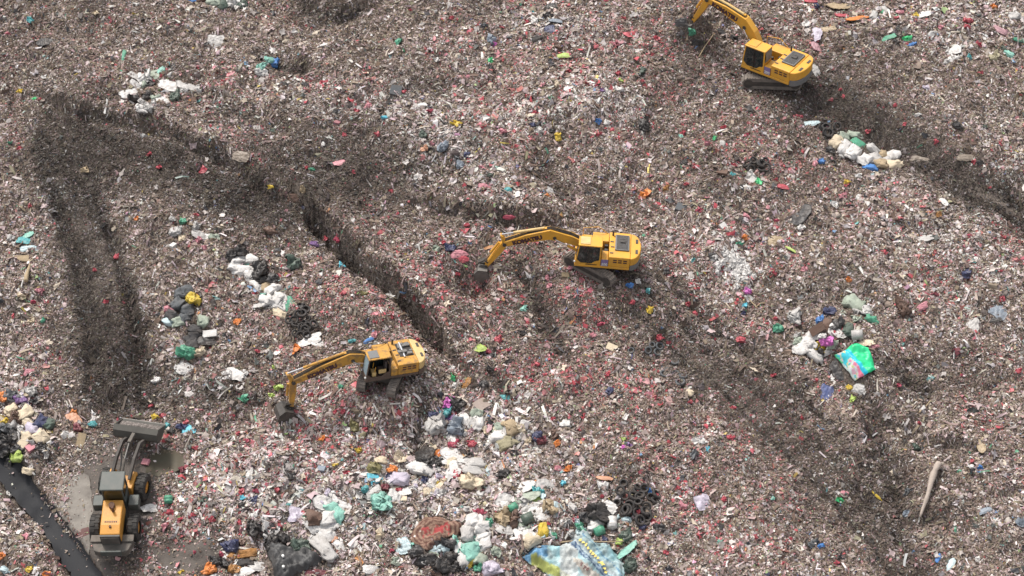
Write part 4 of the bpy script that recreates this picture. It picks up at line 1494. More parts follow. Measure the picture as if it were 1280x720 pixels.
    cylinder_part('stick_cylinder', k0, sttop, .10, root, 0, TANP if not worn else paint, split=.72)
    MB().box(k0.x-.15, k0.x+.15, -.10, .10, k0.y-.32, k0.y+.02).build('cylinder_bracket', paint, root)
    sd = (stend-pin).normalized()
    side = Vector((-sd.y, sd.x)); side = side if side.x > 0 else -side
    stk = MB().prism([tuple(sttop+side*.10), tuple(sttop-side*.12), tuple(pin-side*.22), tuple(pin.lerp(stend, .35)-side*.26), tuple(stend-side*.12), tuple(stend+sd*.08), tuple(stend+side*.14), tuple(pin.lerp(stend, .35)+side*.20), tuple(pin+side*.22)], -.19, .19)
    stick = stk.build('stick', paint, root, bevel=.03)
    MB().cyl((stend.x, -.24, stend.y), (stend.x, .24, stend.y), .10, n=12).build('pin', DARKP, stick)
    bs = pin.lerp(stend, .08)+side*.34; be = pin.lerp(stend, .84)+side*.36
    cylinder_part('bucket_cylinder', bs, be, .085, root, 0, paint, split=.6)
    lk = MB().strip([tuple(be), tuple(stend+side*.62+sd*.1)], .12, -.16, .16).strip([tuple(be), tuple(pin.lerp(stend, .86)+side*.05)], .10, -.2, .2)
    lk.build('bucket_link', DARKP, root)
    ba = J.get('bucket', 0); bM = Matrix.Rotation(R(ba), 2)
    def bk(px, pz): q = bM @ Vector((px, pz)); return (stend.x+q.x, stend.y+q.y)
    line = [bk(-.10, -.12), bk(.55, -.02), bk(.86, -.38), bk(.92, -.80), bk(.70, -1.18), bk(.30, -1.38), bk(-.22, -1.42)]
    bu = MB().strip(line, .07, -.62, .62)
    for y in (-.62, .58): bu.prism(line, y, y+.04)
    for y in (-.2, .14): bu.prism([bk(-.12, .12), bk(.14, .14), bk(.6, .02), bk(.5, -.1), bk(-.05, -.15)], y, y+.06)
    bucket = bu.build('bucket', DARKP if worn else STEEL, root)
    for k in range(5):
        y = -.56+k*.27; MB().prism([bk(-.18, -1.36), bk(-.46, -1.43), bk(-.20, -1.48)], y-.05, y+.05).build('tooth', DARKP, bucket)
    return root

def joints(M, px): return {k: on_boom(M, q) for k, q in px.items()}
M = world(747.6, 333.2, 176, -3, 0, .93, .02)
J = joints(M, dict(foot=(737,307), knee=(688,291), pin=(631,303), sttop=(627,293), stend=(608,331))); J['tan'] = True; J['bucket'] = -8
excavator('excavator', 'clean yellow excavator with tan roof hatch, its bucket lowered beside a pink plastic sheet', M, J, -33, YEL)
M = world(963.6, 98.3, 143.5, 1, 0, 1.0, .02)
J = joints(M, dict(foot=(949,57), knee=(931,27), pin=(886,-2), sttop=(879,-13), stend=(867,26))); J['bucket'] = -10
excavator('excavator', 'bright yellow excavator with plain yellow cab roof, parked highest on the dump', M, J, 32, YEL)
M = world(479, 473, 199, -6, 3, .90, .02)
J = joints(M, dict(foot=(461,448), knee=(437,446), pin=(366,476), sttop=(359,467), stend=(364,508))); J['bucket'] = 12
excavator('excavator', 'weathered brownish yellow excavator with open cab side and uncovered engine bay', M, J, 58, YELW, True)

# ------------------------------------------------------------------ wheel loader
ORG = mat('orange_paint', (.58, .27, .045), .5, .4, 2., dirtcol=(.22, .13, .06)); DGREEN = mat('dark_green_grey_paint', (.062, .075, .070), .55, .5, 2.5, dirtcol=(.14, .125, .11))
MUDG = mat('muddy_grey_green_paint', (.085, .08, .07), .75, .7, 2.5, dirtcol=(.21, .17, .145)); RUST = mat('rusty_brown_metal', (.10, .045, .025), .8, .5, 5)
TYREM = mat('tyre_rubber', (.026, .025, .024), .75, .6, 4, dirtcol=(.085, .075, .066))
def wheel(parent, x, y, z, r=.76, w_=.58):
    t = MB(); n = 28; sg = 1 if y > 0 else -1
    prof = [(.50*r, -w_/2), (.90*r, -w_/2), (r, -w_*.38), (r, w_*.38), (.90*r, w_/2), (.50*r, w_/2)]
    vs = [(x+p[0]*math.cos(2*math.pi*i/n), y+p[1], z+p[0]*math.sin(2*math.pi*i/n)) for i in range(n) for p in prof]
    fs = [(i*6+k, i*6+k+1, ((i+1) % n)*6+k+1, ((i+1) % n)*6+k) for i in range(n) for k in range(5)]
    t.add(vs, fs)
    for i in range(n):
        a = 2*math.pi*(i+.5)/n; q = Matrix.Translation((x, y, z)) @ Matrix.Rotation(-a, 4, 'Y')
        t.box(r*.97, r*1.045, -w_*.46 if i % 2 else -.02, .02 if i % 2 else w_*.46, -.05, .05, q)
    o = t.build('wheel', TYREM, parent)
    MB().cyl((x, y-w_*.36, z), (x, y+w_*.36, z), .53*r, n=20).cyl((x, y+sg*w_*.30, z), (x, y+sg*w_*.44, z), .20*r, n=12).build('rim', ORG, o)
    return o
p = at(151, 640); n = normal(p[0], p[1], 2.5)
LM = Matrix.Translation((p[0], p[1], float(ground(p[0], p[1], False))+.03)) @ Matrix.Rotation(R(9), 4, 'X') @ Matrix.Rotation(R(91), 4, 'Z') @ Matrix.Scale(1.06, 4)
root = empty('wheel_loader', LM, 'orange and dark green wheel loader with raised muddy bucket, on the bare muddy ground beside the drainage channel', 'wheel loader')
root['label'] = 'orange and dark green wheel loader with a muddy bucket, beside the drainage channel'
MB().box(-2.9, .1, -.52, .52, .55, 1.15).build('rear_frame', DGREEN, root, bevel=.03)
hd = MB().prism([(-2.75, 1.151), (-.62, 1.151), (-.62, 2.22), (-2.2, 2.12), (-2.75, 1.98)], -.56, .56).build('hood', ORG, root, bevel=.06)
MB().cyl((-1.35, -.08, 2.1), (-1.35, -.08, 2.60), .08, n=12).cyl((-1.05, .02, 2.15), (-1.05, .02, 2.42), .17, n=14).build('exhaust_pipe', RUST, hd)
MB().cyl((-2.32, .0, 2.08), (-2.32, .0, 2.17), .07, n=12).build('filler_cap', RUST, hd)
lt = MB()
for k in range(7): lt.box(-2.06, -1.96, -.36+k*.105, -.30+k*.105, 2.10, 2.145)
lt.build('lettering', LETTER, hd)
gr = MB().box(-2.86, -2.752, -.55, .55, 1.16, 1.95).build('grille', BLACK, root)
sl = MB()
for k in range(6): sl.box(-2.92, -2.862, -.50, .50, 1.22+k*.12, 1.27+k*.12)
sl.build('slat', MUDG, gr)
MB().slab([(-3.25, .95), (-3.35, .7), (-3.35, -.7), (-3.25, -.95)]+[(-2.60, -1.20), (-2.60, 1.20)], .62, 1.12).build('counterweight', MUDG, root, bevel=.05)
MB().box(-3.42, -3.30, -.58, .58, .78, 1.22).build('bumper', DGREEN, root, bevel=.03)
for s2 in (1, -1):
    MB().box(-2.75, -2.3, s2*.88-.32, s2*.88+.32, 1.121, 1.25).build('rear_platform', MUDG, root, bevel=.03)
    MB().box(-.55, .15, s2*1.0-.28, s2*1.0+.28, .95, 1.55).build('side_step', DGREEN, root, bevel=.04)
    wheel(root, -1.55, s2*1.06, .76)
cab = MB()
for x in (-.48, .58):
    for y in (-.60, .52): cab.box(x, x+.09, y, y+.08, 1.3, 2.95)
cab.box(-.48, .67, -.60, .60, 1.0, 1.75)
cb = cab.build('cab', DGREEN, root, bevel=.02)
MB().box(-.54, .74, -.67, .67, 2.951, 3.08).build('roof', DGREEN, cb, bevel=.05)
MB().add([(-.46, -.52, 1.76), (-.46, .52, 1.76), (-.46, .52, 2.95), (-.46, -.52, 2.95)], [(0, 1, 2, 3)]).build('rear_window', mat('olive_cab_glass', (.06, .045, .012), .15, .5, 2.), cb)
for y in (-.56, .56): MB().add([(-.39, y, 1.76), (.58, y, 1.76), (.58, y, 2.95), (-.39, y, 2.95)], [(0, 1, 2, 3)]).build('side_window', GLASS, cb)
MB().add([(.64, -.52, 1.76), (.64, .52, 1.76), (.64, .52, 2.95), (.64, -.52, 2.95)], [(0, 1, 2, 3)]).build('windscreen', GLASS, cb)
# front half, turned at the hinge
H = Matrix.Translation((.35, 0, 0)) @ Matrix.Rotation(R(-11), 4, 'Z')
def front(o): o.matrix_local = H; return o
ff = front(MB().box(-.2, 1.35, -.45, .45, .55, 1.25).box(.30, 1.45, -.76, -.40, .75, 1.62).box(.35, 1.35, .40, .78, .75, 1.75).build('front_frame', ORG, root, bevel=.04))
for s2 in (1, -1):
    wo = wheel(root, 1.05, s2*1.06, .76); wo.matrix_local = H
    front(MB().strip([(.75, 1.80), (1.9, 2.15), (2.95, 2.15), (3.60, 1.60)], [.26, .34, .30, .24], s2*.52-.07, s2*.52+.07).build('lift_arm', mat('dirty_arm_steel', (.055, .05, .045), .75, .7, 2.5, dirtcol=(.13, .11, .10)), root))
    o = MB().cyl((.7, s2*.30, .95), (1.6, s2*.30, 1.45), .08, n=10).build('lift_cylinder', MUDG, root); front(o)
    MB().cyl((1.6, s2*.30, 1.45), (2.45, s2*.42, 1.95), .045, n=10).build('rod', STEEL, o)
o = front(MB().cyl((.8, 0, 1.75), (1.8, 0, 2.25), .09, n=10).build('tilt_cylinder', MUDG, root)); MB().cyl((1.8, 0, 2.25), (2.75, 0, 2.45), .05, n=10).build('rod', STEEL, o)
front(MB().strip([(2.75, 2.0), (2.8, 2.5), (3.55, 2.25)], .16, -.09, .09).build('tilt_link', MUDG, root))
bl = [(x+.45, .42+(z-.42)*.85+.80) for x, z in [(4.65, .52), (3.75, .42), (3.30, .62), (3.14, 1.05), (3.30, 1.48), (3.62, 1.62)]]
bu = MB().strip(bl, .07, -1.32, 1.32)
for y in (-1.32, 1.27): bu.prism(bl, y, y+.05)
bu = front(bu.build('bucket', mat('bucket_steel', (.085, .08, .07), .7, .6, 2.5, dirtcol=(.055, .05, .045)), root))
MB().box(4.90, 5.13, -1.32, 1.32, 1.27, 1.32).build('cutting_edge', STEEL, bu)
hp = MB(); rr = random.Random(8); vs = []; fs = []
for i in range(9):
    for j in range(25):
        tx, ty = i/8, j/24; vs.append((3.81+1.05*tx, -1.25+2.5*ty, 1.40+.55*math.sin(math.pi*min(1, .12+tx*.86))*(.6+.4*math.sin(math.pi*ty))+rr.uniform(-.05, .05)))
for i in range(8):
    for j in range(24): fs.append((i*25+j, i*25+j+1, (i+1)*25+j+1, (i+1)*25+j))
hp.add(vs, fs).build('scooped_refuse', mat('scooped_refuse', (.085, .07, .062), .9, .9, 9, dirtcol=(.34, .30, .28), bump=.8), bu)
# ------------------------------------------------------------------ things one could pick out of the refuse
COL = dict(white=(.64,.62,.60), palegrey=(.46,.445,.43), cream=(.62,.52,.38), sage=(.33,.38,.31), mint=(.24,.50,.42), green=(.07,.30,.19), darkgreen=(.07,.105,.085), brightgreen=(.06,.52,.20), lime=(.38,.50,.12),
    teal=(.08,.34,.36), cyan=(.10,.46,.58), blue=(.05,.19,.48), paleblue=(.48,.60,.63), navy=(.035,.045,.11), slate=(.085,.095,.105), greyblue=(.22,.26,.31), charcoal=(.045,.045,.048), black=(.022,.022,.024),
    yellow=(.62,.44,.05), orange=(.68,.22,.05), orangebrown=(.34,.16,.045), red=(.41,.06,.085), crimson=(.33,.04,.08), maroon=(.16,.03,.045), pink=(.55,.23,.27), dustypink=(.46,.27,.30), magenta=(.58,.14,.46), purple=(.19,.10,.26),
    lavender=(.52,.47,.56), brown=(.13,.075,.055), tan=(.38,.29,.18), peach=(.58,.30,.19), khaki=(.30,.27,.17), olive=(.20,.18,.075), taupe=(.25,.205,.165), denim=(.09,.12,.27), bleached=(.43,.36,.31))
WORD = dict(palegrey='pale grey', darkgreen='dark green', brightgreen='bright green', paleblue='pale blue', greyblue='grey blue', orangebrown='orange brown', dustypink='dusty pink', sage='sage green', mint='mint green', bleached='bleached')
def cmat(c, gloss): return mat('%s_%s' % (WORD.get(c, c).replace(' ', '_'), gloss), COL[c], .42 if gloss == 'plastic' else .75, .45, 2.2, bump=.6, dirtcol=(.15, .12, .10))
_n3 = random.Random(77)
def wob(V, amp, freq, seed):
    a = fbm(V[:, 0]*freq+seed, V[:, 1]*freq+V[:, 2]*freq*.7, seed, 3); b = fbm(V[:, 2]*freq-seed, V[:, 0]*freq+V[:, 1]*freq*.6, seed+5, 3); c = fbm(V[:, 1]*freq, V[:, 2]*freq+V[:, 0]*freq*.8+seed, seed+9, 3)
    return V+np.stack([a, b, c], 1)*amp
def ball(nu, nv):
    vs = [(0, 0, -1)]+[(math.cos(2*math.pi*i/nu)*math.sin(math.pi*j/nv), math.sin(2*math.pi*i/nu)*math.sin(math.pi*j/nv), -math.cos(math.pi*j/nv)) for j in range(1, nv) for i in range(nu)]+[(0, 0, 1)]
    V = np.array(vs); q = []; t = []
    for i in range(nu):
        t.append((0, 1+(i+1) % nu, 1+i)); e_ = len(vs)-1; o = 1+(nv-2)*nu; t.append((e_, o+i, o+(i+1) % nu))
        for j in range(nv-2): q.append((1+j*nu+i, 1+j*nu+(i+1) % nu, 1+(j+1)*nu+(i+1) % nu, 1+(j+1)*nu+i))
    return V, np.array(q), np.array(t)
BALL = ball(26, 16); BALLS = ball(10, 7)
def grid(n): 
    I_ = np.arange(n*n).reshape(n, n); return np.stack([I_[:-1, :-1], I_[1:, :-1], I_[1:, 1:], I_[:-1, 1:]], -1).reshape(-1, 4)
def make_item(kind, L, W, colour, seed):
    """returns name, verts, faces, material, smooth, lift"""
    rr = random.Random(seed)
    if kind == 'S':
        V, q, t = BALL; V = V.copy(); P = np.sign(V)*np.abs(V)**.50; T = min(L, W)*.60
        V = P/np.maximum(1, np.abs(P).max())*np.array([L/2, W/2, T/2])*1.06
        end = np.abs(V[:, 0])/(L/2); e1 = np.sign(V[:, 0])*rr.choice((1, -1)) > 0
        V[:, 1] *= 1-.22*smooth((end-.55)/.45)+.16*smooth((end-.86)/.14)*e1; V[:, 2] *= 1-.62*smooth((end-.5)/.5)
        V[:, 2] -= T*.22*(end**2)*rr.uniform(.2, 1); V[:, 1] += W*rr.uniform(-.2, .2)*(V[:, 0]/L*2)**2
        k = 3.0/max(min(L, W), .3); cr = -np.abs(fbm(V[:, 0]*k*1.6+seed, V[:, 1]*k*.5+V[:, 2]*k*.6, seed+2, 3))
        V = V*(1+.60*cr)[:, None]; V = wob(V, min(L, W)*.20, 4.2/max(L, .3), seed); return 'sack', V, [q, t], cmat(colour, 'woven'), True, T*.24
    if kind == 'B':
        V, q, t = BALL; T = min(L, W)*.66; V = np.sign(V)*np.abs(V)**.70; V = V/np.abs(V).max(); k = rr.uniform(0, 6.28)
        V = V*np.array([L/2, W/2, T/2]); neck = (V[:, 0]*math.cos(k)/L+V[:, 1]*math.sin(k)/W)*2
        V[:, 2] += T*.30*np.maximum(neck, 0)**4; V = wob(V, min(L, W)*.34, 4.6/max(L, .3), seed)
        f = 4.5/max(min(L, W), .3); cr = -np.abs(fbm(V[:, 0]*f+seed, V[:, 1]*f-V[:, 2]*f*.8, seed+3, 3)); V = V*(1+.75*cr)[:, None]
        V = wob(V, min(L, W)*.10, 12/max(L, .3), seed+3)
        tuft = smooth((neck-.82)/.2); V[:, 0] += tuft*math.cos(k)*L*.16; V[:, 1] += tuft*math.sin(k)*W*.16; V[:, 2] += tuft*T*.25
        return 'bag', V, [q, t], cmat(colour, 'plastic'), True, T*.24
    if kind == 'F' and max(L, W) < .8:
        V, q, t = BALLS; V = V*np.array([L/2, W/2, min(L, W)*.26]); V = wob(V, min(L, W)*.75, 3.4/max(min(L, W), .12), seed)
        V = wob(V, min(L, W)*.3, 8/max(min(L, W), .12), seed+4)
        return ('plastic_scrap' if max(L, W) < .5 else 'crumpled_film'), V, [q, t], cmat(colour, 'plastic'), False, .10
    if kind == 'F':
        n = 15; a = np.linspace(-1, 1, n); U_, V_ = np.meshgrid(a, a); ang = np.arctan2(V_, U_)
        r = 1+.22*fbm(np.cos(ang)*1.6+seed, np.sin(ang)*1.6, seed, 3)*2
        x_ = U_*L/2*r*np.sqrt(1-.32*V_**2); y_ = V_*W/2*r*np.sqrt(1-.32*U_**2)
        f = 4.0/max(min(L, W), .3); z_ = min(L, W)*(.15*np.abs(fbm(x_*f+seed, y_*f*.8, seed+2, 3))+.12*fbm(x_*f*3, y_*f*3+seed, seed+7, 2))
        e_ = np.maximum(np.abs(U_), np.abs(V_)); z_ = z_*(1-.5*smooth((e_-.6)/.4))+.05*(1-e_**3)
        V = np.stack([x_.ravel(), y_.ravel(), z_.ravel()], 1); lo = V.copy(); lo[:, 2] -= .03; Fq = grid(n)
        rim = [i for i in range(n)]+[i*n+n-1 for i in range(1, n)]+[(n-1)*n+i for i in range(n-2, -1, -1)]+[i*n for i in range(n-2, 0, -1)]
        sd = np.array([(rim[i], rim[(i+1) % len(rim)], rim[(i+1) % len(rim)]+n*n, rim[i]+n*n) for i in range(len(rim))])
        return 'plastic_sheet', np.concatenate([V, lo]), [Fq[:, ::-1], Fq+n*n, sd], cmat(colour, 'plastic'), True, .10
    if kind == 'X':
        T = min(L, W)*(.55 if max(L, W) < 14/19 else .35); b = MB(); k = .02
        V = np.array([(x*L/2*rr.uniform(.93, 1.05), y*W/2*rr.uniform(.93, 1.05), z*T/2) for x in (-1, 1) for y in (-1, 1) for z in (-1, 1)])
        F = np.array([(0,1,3,2),(4,6,7,5),(0,4,5,1),(2,3,7,6),(0,2,6,4),(1,5,7,3)]); return ('box' if W/L > .3 else 'board'), V, [F], cmat(colour, 'board'), False, T*.4
    if kind == 'R':
        b = MB(); r = W/2; n = 18; hs_ = [(-L/2, .86), (-L/2, .96), (-L*.22, 1), (-L*.2, 1.05), (-L*.17, 1), (L*.17, 1), (L*.2, 1.05), (L*.23, 1), (L/2, .96), (L/2, .86), (L*.47, .84)]
        V = [(h, math.cos(2*math.pi*i/n)*r*k, math.sin(2*math.pi*i/n)*r*k) for h, k in hs_ for i in range(n)]; m_ = len(hs_)
        q = [(j*n+i, j*n+(i+1) % n, (j+1)*n+(i+1) % n, (j+1)*n+i) for j in range(m_-1) for i in range(n)]
        V += [(-L/2, 0, 0), (L*.47, 0, 0)]; t = [(m_*n, (i+1) % n, i) for i in range(n)]+[(m_*n+1, (m_-1)*n+i, (m_-1)*n+(i+1) % n) for i in range(n)]
        return 'drum', np.array(V), [np.array(q), np.array(t)], cmat(colour, 'plastic'), True, r*.8
    if kind == 'P':
        n = 9; m_ = 14; V = []; thick = W/2
        for j in range(m_):
            s = j/(m_-1); tp = 1-.45*s if W < .2 else (1.1-.72*s)*(1+.13*math.sin(j*2.3)+.10*math.sin(j*5.1))*(.75 if j == 0 else 1)
            cy = .02*L*math.sin(s*3.1+seed)+.012*L*math.sin(s*7+seed); cz = .05*L*math.sin(s*3.14)*.5
            for i in range(n): V.append(((s-.5)*L, cy+thick*tp*math.cos(2*math.pi*i/n), cz+thick*tp*math.sin(2*math.pi*i/n)))
        q = [(j*n+i, j*n+(i+1) % n, (j+1)*n+(i+1) % n, (j+1)*n+i) for j in range(m_-1) for i in range(n)]
        e0 = len(V); V += [(-.5*L, 0, 0), (.5*L, V[-1][1]-0*thick, 0)]; t = [(e0, (i+1) % n, i) for i in range(n)]+[(e0+1, (m_-1)*n+i, (m_-1)*n+(i+1) % n) for i in range(n)]
        return ('branch' if W > .2 else 'pole'), np.array(V), [np.array(q), np.array(t)], cmat(colour, 'wood'), True, .12+thick*.6
    if kind == 'T':
        ro = L/2; ri = ro*.56; w_ = ro*.52; n = 22; pr = [(ri, -w_*.38), (ro*.80, -w_/2), (ro*.95, -w_*.42), (ro, -w_*.2), (ro, w_*.2), (ro*.95, w_*.42), (ro*.80, w_/2), (ri, w_*.38), (ri*1.1, w_*.25), (ro*.86, 0), (ri*1.1, -w_*.25)]
        k = len(pr); V = np.array([(p[0]*math.cos(2*math.pi*i/n), p[0]*math.sin(2*math.pi*i/n), p[1]) for i in range(n) for p in pr])
        q = np.array([(i*k+j, i*k+(j+1) % k, ((i+1) % n)*k+(j+1) % k, ((i+1) % n)*k+j) for i in range(n) for j in range(k)])
        return 'tyre', V, [q[:, ::-1]], cmat(colour, 'rubber'), True, w_*.45
def place(kind, x_, y_, L, W, a, colour, seed, tiltmax=14, raise_=0):
    p = at(x_, y_); s = ppm(p); nrm = Vector(normal(p[0], p[1], .5)); rr = random.Random(seed)
    nm, V, F, m_, sm, lift = make_item(kind, L/s, W/s, colour, seed)
    h = R(a); fx = Vector((math.cos(h), math.sin(h)/.84, 0)); fx = (fx-nrm*fx.dot(nrm)).normalized(); up_ = nrm.copy()
    tl = R(tiltmax); up_ = (up_+Vector((rr.uniform(-tl, tl), rr.uniform(-tl, tl), 0))).normalized(); fx = (fx-up_*fx.dot(up_)).normalized(); fy = up_.cross(fx)
    M = Matrix(((fx.x, fy.x, up_.x, 0), (fx.y, fy.y, up_.y, 0), (fx.z, fy.z, up_.z, 0), (0, 0, 0, 1)))
    o = np_mesh(nm, V, F, m_, smooth_=sm)
    z_ = float(ground(p[0], p[1], False))
    # step back along the sight line so that the raised middle still sits over its own footprint
    q = Vector((p[0], p[1], z_))+up_*(lift+raise_)
    M.translation = q; o.matrix_world = M; return o
NOUN = {'S': 'woven sack', 'B': 'plump bag', 'R': 'drum', 'T': 'worn tyre'}
CAT = {'sack': 'sack', 'bag': 'bag', 'plastic_scrap': 'plastic scrap', 'crumpled_film': 'crumpled film', 'plastic_sheet': 'plastic sheet', 'box': 'box', 'board': 'board', 'drum': 'drum', 'pole': 'pole', 'branch': 'branch', 'tyre': 'tyre'}
LAND = [(963, 85, 'the highest excavator'), (870, 30, "the highest excavator's bucket"), (757, 315, 'the tan-hatched excavator'), (597, 342, "the tan-hatched excavator's bucket"), (490, 450, 'the weathered excavator'),
    (364, 515, "the weathered excavator's bucket"), (143, 640, 'the wheel loader'), (165, 530, "the wheel loader's bucket"), (545, 667, 'the brown carpet'), (722, 700, 'the printed tarp'), (367, 698, 'the charcoal tarp'),
    (1069, 455, 'the printed sheet'), (1163, 614, 'the bleached branch'), (918, 335, 'the bright paper spill'), (1085, 195, 'the pale sack row'), (230, 390, 'the slate sack heap'), (325, 360, 'the white sack chain'),
    (205, 118, 'the high white bag heap'), (795, 635, 'the big tyre pile'), (60, 660, 'the drainage channel'), (1020, 425, 'the printed sheet heap'), (30, 540, 'the channel head heap'), (1195, 70, 'the upper white film patch'),
    (685, 30, 'the black and navy films'), (560, 175, 'the grey blue bag'), (940, 230, 'the lime scrap'), (570, 545, 'the cream sack heap'), (482, 605, 'the big mint bag'), (334, 86, 'the blue bag clump'),
    (36, 340, 'the tan plank'), (955, 205, 'the larger tyre tangle'), (825, 450, 'the half buried tyres'), (1003, 270, 'the charcoal sheet')]
ORDW = ['', 'second ', 'third ', 'fourth ', 'fifth ', 'sixth ', 'seventh ', 'eighth ', 'ninth ', 'tenth ', 'eleventh ', 'twelfth ', 'thirteenth ', 'fourteenth ', 'fifteenth ']
def wheretext(dx, dy):
    h = '' if abs(dx) < abs(dy)*.45 else ('left' if dx < 0 else 'right'); vv = '' if abs(dy) < abs(dx)*.45 else ('above' if dy < 0 else 'below')
    return (vv+' and '+h+' of') if vv and h else (vv if vv else h+' of')
for i, it in enumerate(ITEMS):
    flat_ = it['k'] == 'F'
    g_ = (1.40 if it['ph'] else 1.1) if it['k'] in 'SB' else ((1.3 if it['ph'] else 1.15) if max(it['L'], it['W']) > 13 else .85 if it['c'] in ('red', 'crimson') else 1.0) if flat_ else 1.0
    it['o'] = place(it['k'], it['x'], it['y'], it['L']*g_, it['W']*g_, it['a'], it['c'], 100+i, tiltmax=8 if it['k'] == 'P' else 18, raise_=(.10 if it['ph'] and it['k'] in 'SB' else .05))
    nm = it['o'].name.split('.')[0]; cw = WORD.get(it['c'], it['c'])
    noun = NOUN.get(it['k']) or {'plastic_scrap': 'plastic scrap', 'crumpled_film': 'crumpled film', 'plastic_sheet': 'crumpled plastic sheet', 'box': 'box', 'board': 'plank', 'pole': 'thin pole', 'branch': 'long branch'}[nm]
    it['look'] = cw+' '+noun; it['o']['category'] = CAT[nm]
def art(t): return t
from collections import defaultdict
byc = defaultdict(list)
for it in ITEMS: byc[it['ph']].append(it)
for ph, L_ in byc.items():
    if not ph: continue
    cnt = defaultdict(list)
    for it in L_: cnt[it['look']].append(it)
    uniq = [v[0] for v in cnt.values() if len(v) == 1]
    for lk, v in cnt.items():
        if len(v) == 1: v[0]['lab'] = lk+' '+ph; continue
        near = defaultdict(list)
        for it in v:
            u_ = min(uniq, key=lambda q: math.hypot(q['x']-it['x'], q['y']-it['y'])) if uniq else None
            d_ = math.hypot(u_['x']-it['x'], u_['y']-it['y']) if u_ else 99
            it['nb'] = u_ if d_ < 26 else None
            if it['nb']: near[id(u_)].append(it)
        rest = sorted(v, key=lambda q: q['x'])
        for r_, it in enumerate(rest):
            if it['nb'] is not None and len(near[id(it['nb'])]) == 1 and len((lk+' beside the '+it['nb']['look']+' '+ph).split()) <= 16: it['lab'] = lk+' beside the '+it['nb']['look']+' '+ph
            else:
                back = len(rest)-1-r_
                it['lab'] = (ORDW[r_]+lk+' from the left ' if r_ <= back else ORDW[back]+lk+' from the right ')+ph
                if r_ == 0: it['lab'] = 'leftmost '+lk+' '+ph
                if back == 0: it['lab'] = 'rightmost '+lk+' '+ph
    for it in L_: it['o']['group'] = it['o']['category']+' pieces '+ph
key = defaultdict(list)
for it in byc[None]:
    lx, ly, lt_ = min(LAND, key=lambda q: math.hypot(q[0]-it['x'], q[1]-it['y'])); it['d'] = math.hypot(lx-it['x'], ly-it['y'])
    key[(it['look'], wheretext(it['x']-lx, it['y']-ly), lt_)].append(it)
for (lk, wh, lt_), v in key.items():
    v.sort(key=lambda q: q['d'])
    for r_, it in enumerate(v):
        it['lab'] = '%s %s %s' % (lk, wh, lt_) if len(v) == 1 else '%s %s %s, %snearest such' % (lk, wh, lt_, ORDW[r_])
    for it in v: it['o']['group'] = 'loose %s pieces strewn over the dump' % it['o']['category']
for it in ITEMS: it['o']['label'] = it['lab']

# piles of tyres that nothing tells apart
for k, (lab, L_) in enumerate(PILES.items()):
    for j, (x_, y_, d_) in enumerate(L_):
        jr = random.Random(k*99+j); o = place('T', x_+jr.uniform(-2.2, 2.2), y_+jr.uniform(-2.2, 2.2), d_*jr.uniform(1.05, 1.5), d_, 0, 'slate' if 'dusty' in lab else 'black', 4000+k*50+j, tiltmax=30 if 'buried' in lab else 42, raise_=-.02 if 'buried' in lab else .12+.10*(j % 3))
        tag(o, lab, 'tyre', 'tyres lying together: '+lab)
# the spill of white paper on the right hand slope
rr = random.Random(21)
for k in range(84):
    t_ = rr.random(); x_ = 905+26*t_+rr.gauss(0, 8); y_ = 316+38*t_+rr.gauss(0, 7)
    o = place('F', x_, y_, rr.uniform(6, 13), rr.uniform(5, 9), rr.uniform(0, 180), 'white', 5000+k, tiltmax=25, raise_=.05)
    o.name = 'paper_scrap'; tag(o, 'white paper scrap in the bright spill below the haul track', 'paper scrap', 'white paper scraps of the bright spill')
rr = random.Random(22)
for lab, gx_, gy_, sx, sy, n_ in (('white foam crumb in the spill left of the weathered excavator', 290, 470, 11, 6, 22), ('white film scrap in the patch above the white sack chain', 1192, 68, 8, 9, 14)):
    for k in range(n_):
        o = place('F', gx_+rr.gauss(0, sx), gy_+rr.gauss(0, sy), rr.uniform(4, 8), rr.uniform(3, 6), rr.uniform(0, 180), 'white', 5200+k+n_, tiltmax=25, raise_=.05)
        lab2 = lab if 'foam' in lab else 'white film scrap in the bright patch below the tan and orange sheets'
        o.name = 'foam_crumb' if 'foam' in lab else 'film_scrap'; tag(o, lab2, 'foam crumb' if 'foam' in lab else 'film scrap', lab2+'s')

